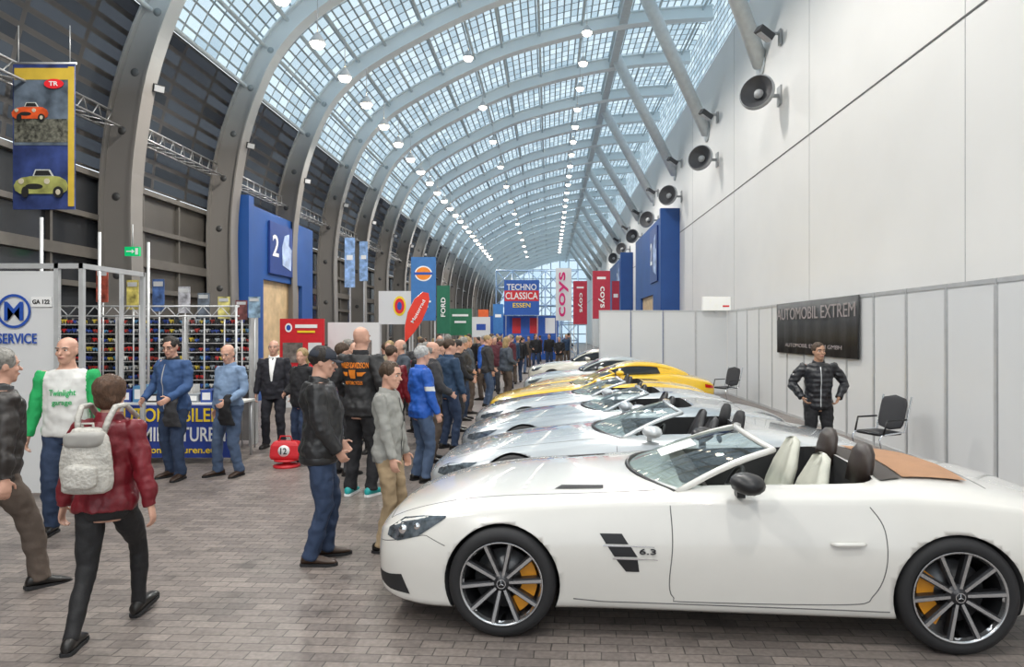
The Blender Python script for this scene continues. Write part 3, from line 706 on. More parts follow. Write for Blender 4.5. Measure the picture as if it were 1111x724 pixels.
    HD=[(-.005,.022,.028,.055),(.012,.042,.048,.040),(.04,.056,.070,.022),(.075,.066,.086,.008),(.11,.072,.096,.0),(.15,.075,.100,-.004),(.185,.069,.090,-.008),(.212,.050,.066,-.010),(.228,.024,.032,-.010),(.233,.006,.01,-.01)]
    rg=[[hp((cos(t)*rx,oy+sin(t)*ry,z)) for t in [2*pi*i/24 for i in range(24)]] for z,rx,ry,oy in HD]; m.loft(rg)
    m.cap_tube([hp((0,-.01,-.04)),hp((0,-.015,.06))],[.052,.055])
    m.cap_tube([hp((0,.090,.125)),hp((0,.103,.100)),hp((0,.114,.085))],[.007,.010,.014],8)
    for sx in(-1,1):
        m.ell(hp((sx*.077,-.008,.105)),(.009,.020,.032),8,8,0,HR); m.cap_tube([hp((sx*.018,.091,.138)),hp((sx*.050,.078,.136))],[.009,.008],8)
        m.ell(hp((sx*.04,.072,.085)),(.022,.016,.02),10,8,0,HR)
    m.cap_tube([hp((-.02,.092,.052)),hp((0,.098,.053)),hp((.02,.092,.052))],[.007,.009,.007],8)
    for i,J in enumerate(arms):
        sx=-1 if i==0 else 1; d=(J[2]-J[1]).normalized(); lat=V((0,1,0)) if abs(d.y)<.75 else V((0,0,1))
        wd=(lat-d*lat.dot(d)).normalized(); nm=d.cross(wd).normalized()
        inn=V((-sx,0,0)); 
        if nm.dot(inn)<0 : nm=-nm
        w0=J[2]; pal=[]
        for t,hw,ht in((0,.026,.020),(.03,.034,.017),(.07,.039,.015),(.092,.036,.011)):
            c=w0+d*t; pal.append([c+wd*(cos(q)*hw)+nm*(sin(q)*ht) for q in [2*pi*j/12 for j in range(12)]])
        m.loft(pal)
        for j,(o_,L) in enumerate(((.028,.068),(.0095,.076),(-.0095,.071),(-.028,.056))):
            b0=w0+d*.083+wd*o_; b1=b0+(d*.9+nm*.35).normalized()*L*.45; b2=b1+(d*.6+nm*.8).normalized()*L*.32; b3=b2+(d*.2+nm).normalized()*L*.25
            m.cap_tube([b0,b1,b2,b3],[.0088,.0085,.0078,.0068],8)
        b0=w0+d*.025+wd*.028; b1=b0+(d*.5+wd*.8+nm*.3).normalized()*.035; b2=b1+(d*.9+wd*.3+nm*.4).normalized()*.030; m.cap_tube([b0,b1,b2],[.011,.010,.009],8)
    me=remesh(m,vox,2,0,[skin,eyew,iris,lipm,hair if hair else hairb])
    bm=bmesh.new(); bm.from_mesh(me)
    def addto(mb2,mi):
        t=mb2.mesh('t',[skin]); t.polygons.foreach_set('material_index',[mi]*len(t.polygons)); t.polygons.foreach_set('use_smooth',[True]*len(t.polygons)); bm.from_mesh(t); bpy.data.meshes.remove(t)
    if vox<.012:
        e1=MB();e2=MB();e3=MB();e4=MB()
        for sx in(-1,1):
            e1.ell(hp((sx*.031,.079,.118)),(.014,.012,.008),10,8,0,HR); e2.ell(hp((sx*.031,.088,.118)),(.007,.005,.007),8,6,0,HR)
            e4.cap_tube([hp((sx*.016,.100,.139)),hp((sx*.035,.096,.144)),hp((sx*.053,.084,.138))],[.004,.005,.003],6)
        e3.cap_tube([hp((-.024,.091,.052)),hp((0,.1035,.052)),hp((.024,.091,.052))],[.003,.0055,.003],6)
        addto(e1,1);addto(e2,2);addto(e3,3);addto(e4,4)
    bm.to_mesh(me); bm.free()
    root=mk('person',me,None,(x,y,0),(0,0,a)); root.scale=(k,k,k); lab(root,label,'person',group)
    m=MB(); torso(m,.010,.82,1.02)
    TR=[.098,.090,.072,.068,.064,.060] if not female else [.094,.082,.058,.055,.054,.042]
    TR=[r*(slim if slim<1 else 1) for r in TR]
    for J in legs:
        a_,b_,c_=J; c2=c_+(c_-b_).normalized()*.03
        m.tube([a_+V((0,0,.02)),a_.lerp(b_,.5),b_.lerp(a_,.1),b_.lerp(c_,.12),b_.lerp(c_,.5),c_.lerp(b_,.08),c2],TR[:5]+[TR[5]*1.02,TR[5]*1.1],14)
    mk('trousers',remesh(m,max(vox,.010),2,.036 if not female else .020,[bot]),root)
    for i,f in enumerate(feet):
        J=legs[i]; d=V((-sin(f[3]),cos(f[3]),0)); lt=V((cos(f[3]),sin(f[3]),0)); p=f[4]
        Rp=Matrix.Rotation(p,3,lt); base=V((J[2].x,J[2].y,J[2].z-.09))
        def sp(yy,xx,zz): return base+V((0,0,.09))+Rp@(d*yy+lt*xx+V((0,0,zz-.09)))
        m=MB(); rg=[]
        for (yy,hw,ht) in((-.085,.012,.05),(-.075,.032,.085),(-.04,.040,.105),(.0,.041,.105),(.05,.042,.085),(.10,.047,.066),(.15,.045,.055),(.185,.032,.042),(.20,.012,.03)):
            rg.append([sp(yy,cos(t)*hw,max(.018,.018+(ht-.018)*(.5+.5*sin(t))) if sin(t)>-.6 else .018) for t in [2*pi*j/14 for j in range(14)]])
        m.loft(rg,0)
        rg=[]
        for (yy,hw) in((-.088,.02),(-.075,.036),(-.03,.042),(.05,.042),(.11,.050),(.16,.045),(.195,.028),(.207,.01)):
            rg.append([sp(yy,-hw,0),sp(yy,hw,0),sp(yy,hw,.022),sp(yy,-hw,.022)])
        m.loft(rg,1,True,False); m.obj('shoe',[shoe,rubber if shoe!=shoet else wl],root)
    m=MB(); ob=.024*bulk; torso(m,ob,hem,1.465)
    for J in arms:
        a_,b_,c_=J; c2=c_.lerp(b_,-.02) if sleeve is None else b_.lerp(c_,sleeve); sb=bulk*slim
        P=[a_.lerp(b_,-.12),a_,a_.lerp(b_,.5),b_.lerp(a_,.1),b_.lerp(c_,.12)]; Rr=[.052*sb,.067*sb,.062*sb,.057*sb,.055*sb]
        if sleeve is None or sleeve>.15: P+=[b_.lerp(c2,.55),c2]; Rr+=[.050*sb,.041*sb]
        m.tube(P,Rr,14)
    tm_=topmats or [top]
    tme=remesh(m,max(vox,.009),2,.038 if topname!='shirt' else .030,tm_,topfn); mk(topname,tme,root)
    bm=bmesh.new(); bm.from_mesh(tme); bvh=BVHTree.FromBMesh(bm); bm.free()
    if band:
        q=MB(); c=cen(hem+.01); gg=1+(g-1)*.4; q.loft([[c+V((cos(t)*(.178*slim*(1+(gg-1)*.5)+rr_),sin(t)*(.128*gg*slim+rr_)+(gg-1)*.12-.008,zz)) for t in [2*pi*j/24 for j in range(24)]] for zz,rr_ in((-.035,.012),(-.02,.02),(.02,.02),(.03,.012))],0,True); q.obj('hem_band',tm_[0],root)
    if collar:
        q=MB(); c0=cen(1.455); c1=cen(1.515); rg=[]
        for c,rx,ry in((c0,.10,.095),(c0.lerp(c1,.6),.082,.082),(c1,.078,.080),(c1,.066,.068),(c0,.07,.07)):
            rg.append([c+V((cos(t)*rx,sin(t)*ry,-.03*max(sin(t),0))) for t in [2*pi*j/18 for j in range(18)]])
        q.loft(rg,0,False); q.obj('collar',collar,root)
    if shirt:
        q=MB(); patch(q,bvh,[(-.055,0,1.46+dz),(.0,0,1.47+dz),(.055,0,1.46+dz)],[(-.012,0,1.10+dz),(0,0,1.09+dz),(.012,0,1.10+dz)],(0,-1,0),8,.006,8); q.obj('shirt_front',shirt,root)
    if zipm:
        q=MB(); patch(q,bvh,[(-.006,0,1.42+dz),(.006,0,1.42+dz)],[(-.006,0,hem+.03+dz),(.006,0,hem+.03+dz)],(0,-1,0),20,.003,3); q.obj('zip',zipm,root)
    if belt:
        q=MB(); c=cen(.985); q.loft([[c+V((cos(t)*(.172*(1+(g-1)*.5)),sin(t)*.128*(1+(g-1)*.6)+(g-1)*.1,zz)) for t in [2*pi*j/24 for j in range(24)]] for zz in(0,.04)],0,True); q.obj('belt',belt,root)
    if logo:
        for (txt,w,hh,lx,lz,mm,sd) in logo:
            if txt=='#shield':
                for (px,pw,ph) in((0,.34,1.),(-.36,.30,.45),(.36,.30,.45)):
                    q=MB(); A=[(lx+(px-pw/2)*w,0,lz+dz+ph*.5*hh),(lx+(px+pw/2)*w,0,lz+dz+ph*.5*hh)]; B=[(lx+(px*.8-pw*.3)*w,0,lz+dz-ph*.5*hh),(lx+(px*.8+pw*.3)*w,0,lz+dz-ph*.5*hh)]
                    patch(q,bvh,A,B,(0,-sd,0),5,.008,6); q.obj('emblem',mm,root)
                continue
            lm_=textmesh(txt,w,hh,mm,.001)
            for v in lm_.vertices:
                xx=v.co.x*(1 if sd<0 else -1)+lx; zz=v.co.y+lz+dz
                hh_=bvh.ray_cast(V((xx,sd*3,zz)),V((0,-sd,0)))
                v.co=(hh_[0]+V((0,sd*(.012 if v.co.z>0 else .009),0))) if hh_[0] else V((xx,sd*.13,zz))
            mk('lettering',lm_,root)
    if style in('short','full','rim','long'):
        m=MB()
        if style=='rim': m.ell(hp((0,-.026,.112)),(.083,.088,.072),20,12,0,HR)
        elif style=='short': m.ell(hp((0,-.020,.152)),(.084,.101,.095),20,12,0,HR)
        elif style=='full': m.ell(hp((0,-.025,.15)),(.094,.110,.102),20,12,0,HR); m.ell(hp((0,-.045,.09)),(.080,.075,.08),20,12,0,HR)
        else: m.ell(hp((0,-.022,.150)),(.09,.105,.098),20,12,0,HR); m.cap_tube([hp((0,-.05,.12)),hp((0,-.06,.0)),hp((0,-.06,-.10))],[.08,.08,.06])
        mk('hair',remesh(m,.009,1,.03 if vox<.012 else .012,[hair]),root)
    if cap:
        m=MB(); m.ell(hp((0,-.008,.155)),(.088,.112,.082),20,10,0,HR,zmin=-.15); rg=[]
        for t in (-1,-.6,0,.6,1): rg.append([hp((t*.075,.075-.02*t*t,.150)),hp((t*.06,.165-.05*t*t,.135-.008*t*t)),hp((t*.06,.165-.05*t*t,.130-.008*t*t)),hp((t*.075,.075-.02*t*t,.143))])
        m.loft(rg,0,True); m.obj('cap',cap,root)
    if glasses:
        q=MB()
        for sx in(-1,1):
            q.tube([hp((sx*.033+cos(t)*.022,.102,.118+sin(t)*.015)) for t in [2*pi*j/14 for j in range(15)]],.002,5,cap=False); q.tube([hp((sx*.055,.10,.12)),hp((sx*.078,0,.115))],.002,5)
        q.obj('glasses',blackp,root)
    return root
blkl=leather('black',(.020,.020,.022)); redl=leather('red',(.17,.010,.018)); dbl=leather('dark_brown',(.03,.025,.023))
person('grey-haired man in dark leather jacket and brown trousers walking',-4.06,4.95,math.radians(-32),1.84,dbl,brownt,shoeb,hairg,'short',feet=[(-.10,-.24,0.02,.1,.3),(.10,.26,0,-.1,-.1)],hands=[(-.28,.16,.88),(.30,-.02,.84)],lean=.04,g=1.08,collar=blkl,hem=.86,band=True)
person('woman in red leather jacket and black trousers walking away',-2.83,4.35,math.radians(6),1.68,redl,cloth('black_tight',(.012,.012,.014),.7),shoeb,hairr,'full',feet=[(-.07,-.26,0.0,.15,0),(.08,.28,.02,-.1,.2)],hands=[(-.30,.06,.86),(.30,-.02,.86)],lean=.04,female=True,collar=redl,bulk=1.05,hem=.88)
grn=cloth('green',(.02,.40,.12)); wsh=cloth('white',(.70,.70,.68),bump=.3)
person('bald man in white shirt with green sleeves and green print',-4.62,6.55,math.radians(200),1.87,wsh,denim,shoeb,hairg,'none',topmats=[wsh,grn],topfn=lambda c:1 if abs(c.x)>.155+max(0,(1.46-c.z))*.05 else 0,hands=[(-.29,.1,.86),(.29,.05,.86)],head=(math.radians(-15),0),topname='shirt',logo=[('Twinlight',.20,.07,0,1.26,grn,1),('garage',.15,.045,0,1.17,grn,1)],g=1.05,hem=.88)
person('man with glasses in blue jacket and jeans looking down',-4.92,8.95,math.radians(165),1.86,cloth('mid_blue',(.04,.09,.22)),denim,shoebr,hairk,'short',hands=[(-.18,.26,1.02),(.26,.20,1.0)],head=(math.radians(15),-.25),glasses=True,collar=blackc,zipm=alu,g=1.1,lean=.03,feet=[(-.14,.05,0,.25,0),(.11,-.06,0,-.2,0)])
lbs=cloth('light_blue',(.20,.29,.44))
person('man in light blue shirt with jacket over his arm',-4.25,9.1,math.radians(155),1.76,lbs,denim2,shoebr,hairg,'rim',hands=[(-.20,.22,1.02),(.27,.02,.86)],head=(math.radians(20),-.3),belt=shoebr,topname='shirt',hem=.95,g=1.15,collar=lbs,feet=[(-.11,-.04,0,.25,0),(.15,.07,0,-.3,0)])
suit=cloth('suit',(.02,.02,.028))
person('man in dark suit with open white shirt',-4.58,11.35,math.radians(190),1.78,suit,suit,shoeb,hairg,'rim',shirt=wl,collar=wl,hem=.80,g=1.1)
person('man in dark cap and black leather jacket, hands near pockets',-1.93,5.72,math.radians(-75),1.80,blkl,denim,shoebr,hairk,'short',hands=[(-.19,.16,.95),(.20,.15,.93)],poles=[(-.8,-.8,0),(.8,-.8,0)],head=(math.radians(-5),-.18),cap=cloth('cap',(.03,.035,.05)),collar=blkl,g=1.14,feet=[(-.10,.05,0,.1,0),(.11,-.05,0,-.25,0)],zipm=chrome,bulk=1.12,band=True)
person('tall bald man in black jacket with orange back lettering',-2.22,8.0,math.radians(-18),1.98,cloth('jacket_black',(.02,.02,.022),.6),blackc,shoet,hairk,'none',hands=[(-.22,.16,1.02),(.24,.14,1.02)],logo=[('HARLEY-DAVIDSON',.32,.06,0,1.36,orl,-1),('#shield',.26,.09,0,1.27,orl,-1),('MOTORCYCLES',.20,.035,0,1.18,orl,-1)],g=1.12,bulk=1.2,collar=blackc)
person('young man in grey cardigan and beige trousers watching cars',-1.42,6.0,math.radians(-98),1.66,greyc,khaki,shoeb,hairb,'short',hands=[(-.20,.10,.88),(.20,.12,.88)],zipm=kl,head=(math.radians(-8),-.15),feet=[(-.09,.03,0,.1,0),(.09,-.03,0,-.1,0)],collar=greyc,slim=.87)
bjk=cloth('royal_blue',(.015,.10,.46),.6)
person('grey-haired man in bright blue jacket and jeans',-1.66,8.75,math.radians(-55),1.74,bjk,denim2,shoeb,hairs,'short',hands=[(-.20,.2,1.0),(.26,.12,.9)],topmats=[bjk,wsh],topfn=lambda c:1 if (c.x>.20 and 1.18<c.z<1.24) else 0,collar=bjk,head=(math.radians(10),-.1),g=1.08)
quilt=M('quilted_black',(.018,.018,.022),.35,var=.2)
qn=quilt.node_tree; wv=qn.nodes.new('ShaderNodeTexWave'); wv.bands_direction='Z'; wv.inputs['Scale'].default_value=4.5; wv.inputs['Distortion'].default_value=2.2
tcq=qn.nodes.new('ShaderNodeTexCoord'); qn.links.new(tcq.outputs['Object'],wv.inputs['Vector']); bq=qn.nodes.new('ShaderNodeBump'); bq.inputs['Strength'].default_value=.4; bq.inputs['Distance'].default_value=.02
qn.links.new(wv.outputs['Fac'],bq.inputs['Height']); qn.links.new(bq.outputs[0],qn.nodes['Principled BSDF'].inputs['Normal'])
person('man in black quilted jacket with hands at his hips',3.78,9.6,math.radians(172),1.77,quilt,blackc,shoeb,hairb,'short',skin=skin2,hands=[(-.24,.14,1.0),(.24,.14,1.0)],poles=[(-1.4,-.7,0),(1.4,-.7,0)],zipm=alu,collar=quilt,head=(math.radians(14),0),bulk=1.12,lean=.02)
navy=cloth('navy',(.025,.055,.11)); beige=cloth('beige',(.30,.24,.16)); maroon=cloth('maroon',(.09,.02,.03)); slate=cloth('slate',(.07,.085,.11)); bgrn=cloth('bright_green',(.03,.25,.05))
mid=[('man in navy coat facing the cars',-1.62,11.2,-50,1.80,navy,denim,hairb,'short'),
('man in dark jacket beside the car row',-1.75,13.2,-70,1.76,blackc,darkc,hairk,'short'),
('man in grey coat beside the car row',-1.9,14.8,-80,1.8,darkc,denim,hairg,'short'),
('man in green jacket standing in the crowd',-3.0,10.8,160,1.8,bgrn,blackc,hairb,'short'),
('man in black jacket standing in the crowd',-2.1,11.6,-20,1.74,blackc,denim,hairg,'short'),
('woman in dark coat standing in the crowd',-2.45,13.0,40,1.66,maroon,blackc,hairr,'long'),
('blond man in beige jacket standing in the crowd',-3.0,12.8,190,1.75,beige,brownt,hairy,'short'),
('man in slate jacket beside a club stand',-3.4,11.9,170,1.74,slate,darkc,hairg,'rim'),
('woman in black coat with long blond hair',-3.7,10.3,150,1.67,blackc,denim,hairy,'long')]
protos=[]
HS=[[(-.24,.15,.95),(.26,.08,.86)],[(-.16,.22,1.02),(.16,.22,1.0)],[(-.27,.03,.85),(.20,.2,1.05)]]
for i,(lb,x,y,aa,h,t,b,hr,stl) in enumerate(mid):
    protos.append(person(lb,x,y,math.radians(aa),h,t,b,shoeb,hr,stl,vox=.013,hands=HS[i%3],collar=t,feet=[(-.12,.06*(i%3-1),0,.2,0),(.12,-.05*(i%2),0,-.2,0)],bulk=1.15,g=1+.05*(i%3),head=((i%3-1)*.35,-.08)))
jc=[navy,blackc,darkc,beige,maroon,bjk,slate,redl,brownt,blackc,darkc,navy]
pc=[denim,blackc,darkc,denim2,brownt]
names=['navy','black','dark grey','beige','maroon','blue','slate grey','red','brown','black','dark grey','navy']
random.seed(3); put=[(m_[1],m_[2]) for m_ in mid]+[(-2.22,8.0),(-1.66,8.75)]
def copyp(x,y,rot=None):
    src=random.choice(protos); ji=random.randrange(len(jc))
    o=src.copy(); COL.objects.link(o); o.location=(x,y,0); o.rotation_euler=(0,0,random.uniform(0,6.28) if rot is None else rot); k=random.uniform(.95,1.06); o.scale=(k,k,k)
    lab(o,'visitor in %s jacket standing in the crowded aisle'%names[ji],'person','visitors in the aisle')
    for c in src.children:
        c2=c.copy(); COL.objects.link(c2); c2.parent=o
        if c.name.startswith(('jacket','collar')): c2.material_slots[0].link='OBJECT'; c2.material_slots[0].material=jc[ji]
        if c.name.startswith('trousers'): c2.material_slots[0].link='OBJECT'; c2.material_slots[0].material=random.choice(pc)
for (x,y,r) in ((-2.75,9.2,-.6),(-1.72,10.1,-1.2),(-2.35,10.2,-.3),(-1.95,12.35,-1.0),(-2.6,11.85,2.2),(-3.4,14.0,1),(-2.25,14.1,-.5),(-2.75,14.7,2.5),(-3.9,13.2,2),(-1.9,16.0,-1.2),(-2.6,16.2,0.3),(-3.4,15.8,3),(-1.55,17.4,-1.4),(-1.2,18.6,-1)):
    put.append((x,y)); copyp(x,y,r)
for i in range(66):
    ok=False
    for tr in range(60):
        y=17+44*(i/66)**1.1+random.uniform(-1,1); x=random.uniform(-.19,-.03)*y if y<30 else random.uniform(-.12,.03)*y
        if y<26 and x>-1.15: x=-1.2-random.random()*1.5
        if 45<y<51.5: continue
        if all(math.dist((x,y),q)>.75 for q in put+[(1.6,34),(2.4,32),(.8,38),(-5,21),(-3.5,26),(-3.0,30),(-2.9,24)]): ok=True; break
    if ok: put.append((x,y)); copyp(x,y)
def rbox(mb,c,sz,mi=0,p=.35,n=20,R=None):
    rg=[]
    for i in range(13):
        t=-1+2*i/12; sc_=(1-abs(t)**5)**.35 if abs(t)<1 else .05
        rg.append([V(c)+(R@V((math.copysign(abs(cos(q))**p,cos(q))*sz[0]/2*sc_,math.copysign(abs(sin(q))**p,sin(q))*sz[1]/2*sc_,t*sz[2]/2)) if R else V((math.copysign(abs(cos(q))**p,cos(q))*sz[0]/2*sc_,math.copysign(abs(sin(q))**p,sin(q))*sz[1]/2*sc_,t*sz[2]/2))) for q in [2*pi*j/n for j in range(n)]])
    mb.loft(rg,mi)
bpm=M('backpack_white',(.52,.50,.46),.55,bump=.7,bscale=45,var=.18,scale=12); bgs=M('backpack_grey',(.34,.33,.31),.55)
e=empty('backpack',(-2.83,4.35,0),'small off-white woven backpack worn on a red jacket','backpack',None,(0,0,math.radians(6)))
def soft(mb,name,mat,disp=.02):
    mk(name,remesh(mb,.010,2,disp,[mat]),e)
m=MB(); rg=[]
for (z,w,t) in((.94,.10,.04),(.955,.135,.065),(1.05,.15,.075),(1.18,.14,.07),(1.28,.115,.06),(1.33,.08,.04)): rg.append([V((math.copysign(abs(cos(q))**.7,cos(q))*w,-.21+sin(q)*t,z)) for q in [2*pi*j/20 for j in range(20)]])
m.loft(rg); soft(m,'bag_body',bpm)
m=MB(); rbox(m,(0,-.285,1.05),(.19,.06,.16),0,.6); soft(m,'front_pocket',bpm,.01)
m=MB(); rbox(m,(0,-.235,1.27),(.22,.12,.10),0,.6); soft(m,'flap',bgs,.015)
for sx in(-1,1):
    m=MB(); m.tube([(sx*.07,-.17,1.28),(sx*.09,-.14,1.38),(sx*.10,-.08,1.45),(sx*.105,.03,1.45),(sx*.12,.15,1.36)],.018,6); m.obj('strap',bpm,e)
m=MB(); m.tube([(-.03,-.19,1.30),(-.03,-.20,1.36),(.03,-.20,1.36),(.03,-.19,1.30)],.008,6); m.obj('handle',bpm,e)
for (x,y,aa,mt,lb) in((-4.92,8.95,165,darkc,'dark grey jacket draped over a forearm'),(-4.25,9.1,155,blackc,'dark jacket draped over a forearm')):
    m=MB(); m.loft([[V((.0+.02*i,0.13+.05*sin(i),0))+V((cos(t)*(.05+.02*i),sin(t)*.05,-.10*i)) for t in [2*pi*j/12 for j in range(12)]] for i in range(5)])
    o=mk('draped_jacket',remesh(m,.012,3,.04,[mt]),None,(0,0,0)); o.rotation_euler=(0,0,math.radians(aa)); R=Matrix.Rotation(math.radians(aa),3,'Z'); p=R@V((-.20,.06,1.10)); o.location=(x+p.x,y+p.y,p.z); lab(o,lb,'jacket')
# ================= LEFT STANDS
e=empty('exhibition_booth',(-5.6,8.0,0),'white shell-scheme booth with blue service lettering','booth')
m=MB()
for x in(-.17,.12): m.box((x,0,1.36),(.05,.05,2.72))
m.box((-.95,0,2.69),(1.6,.05,.06)); m.box((0,0,2.69),(.3,.05,.06)); m.box((.12,1.2,1.36),(.05,.05,2.72)); m.box((.12,.6,2.69),(.05,1.2,.06)); m.box((-.17,1.2,1.36),(.04,.04,2.72)); m.obj('frame',alu,e)
m=MB(); m.box((-.96,0,1.33),(1.55,.02,2.6)); m.obj('wall_board',panelw,e)
text('SERVICE',.46,.12,(-.62,-.03,1.84),bl,e) 
m=MB(); m.box((-.34,-.02,2.27),(.24,.01,.12)); m.obj('number_sign',wl,e)
text('GA 122',.2,.05,(-.34,-.03,2.27),kl,e)
m=MB(); m.rev([(.17,-.03),(.20,-.03)],30,0,'y',(-.66,0,2.16)); m.obj('emblem',bl,e)
text('M',.22,.22,(-.66,-.03,2.16),bl,e)
rackm=M('rack_white',(.55,.55,.55),.5)
mcols=[M('toy_%d'%i,c,.3,coat=.5,var=0) for i,c in enumerate([(.50,.02,.02),(.03,.08,.35),(.65,.65,.63),(.03,.03,.03),(.03,.06,.30),(.55,.42,.05),(.30,.33,.36),(.40,.04,.03),(.1,.28,.5)])]
m=MB(); m.loft([[V((x,y,z)) for y,z in((-.022,.008),(.022,.008),(.024,.02),(.02,.028),(-.02,.028),(-.024,.02))] for x in(-.045,.045)],0,True,False)
m.loft([[V((x,y*w,z)) for y,z in((-.019,.026),(.019,.026),(.015,.042),(-.015,.042))] for x,w in((-.03,.9),(.022,1))],1,True,False)
for x in(-.03,.03):
    for y in(-.022,.022): m.rev([(.001,y-.004),(.011,y-.004),(.011,y+.004),(.001,y+.004)],8,1,'y',(x,0,.011))
toy=m.mesh('model_car',[mcols[0],dglass])
y0=11.6
for r in range(3):
    x0=-8.35+r*1.12
    e=empty('display_rack',(x0+.55,y0,0),'white stepped display rack filled with model cars','rack','model car racks')
    for x in(-.53,.53): 
        m=MB(); m.box((x,.0,1.1),(.03,.30,2.2)); m.obj('upright',rackm,e)
    m=MB(); m.box((0,.14,1.1),(1.03,.01,2.1)); m.obj('back_board',M('rack_back',(.20,.19,.19),.6),e)
    for sI in range(8):
        m=MB(); z=.95+.155*sI; m.box((0,0,z),(1.03,.26,.012)); m.obj('shelf',rackm,e)
        for c in range(12):
            o=mk('model_car',toy,None,(x0+.075+c*.0868+random.uniform(-.006,.006),y0-.07+random.uniform(-.02,.02),z+.007),(0,0,random.choice((0,pi))+random.uniform(-.15,.15)))
            kk=random.uniform(.8,1.25)
            o.material_slots[0].link='OBJECT'; o.material_slots[0].material=random.choice(mcols); o.scale=(.84,1.3*kk,2.6*kk)
            lab(o,'small die-cast model car standing on a display rack','model car','model cars on the racks')
e=empty('canopy_frame',(-6.9,11.0,0),'white metal canopy frame over the model car stand','frame')
m=MB()
for x in(-1.2,.3,1.85): m.tube([(x,0,0),(x,0,2.35)],.018,6)
for z in(2.17,2.33): m.tube([(-1.3,0,z),(1.9,0,z)],.014,6)
for i in range(11): m.tube([(-1.3+i*.29,0,2.33),(-1.3+i*.29+.15,0,2.17)],.008,5); m.tube([(-1.3+i*.29+.15,0,2.17),(-1.3+(i+1)*.29,0,2.33)],.008,5)
m.obj('frame',alu,e)
pcs=[(.25,.05,.03),(.45,.38,.1),(.05,.1,.25),(.35,.35,.38),(.1,.12,.15),(.5,.45,.15),(.15,.05,.05),(.2,.3,.4)]
for i,(u,v0,v1) in enumerate([(111,291,328),(144,304,336),(172,303,338),(200,311,340),(221,318,345),(243,322,346),(262,326,347),(276,322,345)]):
    p=W(u,v1,11.3); t=W(u,v0,11.3); hh=t.z-p.z; w_=.19
    e=empty('hanging_poster',(p.x,11.3,0),'small framed magazine poster above the model car stand','poster','small posters')
    m=MB(); m.box((0,0,p.z+hh/2),(w_,.02,hh)); m.obj('sheet',M('poster_%d'%i,pcs[i],.5,var=.8,scale=7),e)
    m=MB(); m.box((0,-.012,p.z+hh*.85),(w_*.8,.01,hh*.15)); m.obj('poster_heading',alu,e)
    m=MB(); m.tube([(0,.02,0),(0,.02,t.z)],.012,6); m.obj('pole',alu,e)
for (u,v0,d) in((45,236,9.5),(108,252,10.2),(161,263,10.85)):
    p=W(u,v0,d); m=MB(); m.tube([(0,0,0),(0,0,p.z)],.022,8); m.rev([(.001,0),(.10,0),(.10,.02),(.001,.02)],16,0,'z'); lab(m.obj('flag_pole',alu,None,(p.x,d,0)),'thin silver pole standing at a booth','pole','booth poles')
e=empty('sales_table',(-5.6,9.95,0),'long table with a blue banner along its front','table')
m=MB(); m.box((0,.35,.86),(2.0,.75,.03)); m.obj('table_top',white,e)
for x in(-.95,.95):
    for y in(.03,.68): m=MB(); m.tube([(x,y,0),(x,y,.85)],.018,6); m.obj('leg',alu,e)
m=MB(); m.box((0,-.04,.47),(1.98,.02,.76)); m.obj('banner_cloth',M('banner_blue',(.02,.05,.28),.5),e)
text('AUTOMOBILEN',1.6,.20,(.05,-.055,.71),yl,e); text('AUTOMINIATUREN',1.8,.21,(0,-.055,.43),wl,e); text('www.autominiaturen.eu',1.5,.09,(0,-.055,.20),yl,e)
for i in range(18):
    hh=.12+.12*((i*7)%3)/2
    m=MB(); m.box((0,0,hh/2),(.17,.18,hh)); m.box((0,-.091,hh/2),(.12,.004,hh*.6),1)
    o=m.obj('carton',[mcols[(i*4)%9],wl],None,(-6.46+(i%9)*.2,10.15+.25*(i//9),.877),bev=.004); lab(o,'small boxed model car lying on the sales table','box','boxes on the table')
p=W(311,490,9.7)
m=MB(); m.rev([(.001,0),(.18,0),(.18,.03),(.05,.05),(.05,.08),(.17,.09),(.17,.11),(.001,.11)],24,0,'z'); lab(m.obj('display_stool',red,None,(p.x,9.7,0)),'low round red display stand on the floor','stand')
e=empty('racing_bag',(p.x,9.7,.11),'red bag with round white number patch on a low stand','bag')
m=MB(); m.loft([[V((sx*w/2,sy*t/2,z)) for sx,sy in((-1,-1),(1,-1),(1,1),(-1,1))] for z,w,t in((0,.38,.18),(.04,.42,.22),(.20,.40,.18),(.26,.32,.12))],0,True,False); m.obj('bag_body',red,e,bev=.02)
m=MB(); m.rev([(.001,-.112),(.08,-.112),(.08,-.09),(.001,-.09)],24,0,'y',(0,0,.13)); m.obj('number_patch',wl,e); text('12',.09,.09,(0,-.118,.13),kl,e,name='number')
m=MB(); m.tube([(-.1,-.04,.25),(-.07,-.04,.33),(.07,-.04,.33),(.1,-.04,.25)],.010,6); m.obj('handle',red,e)
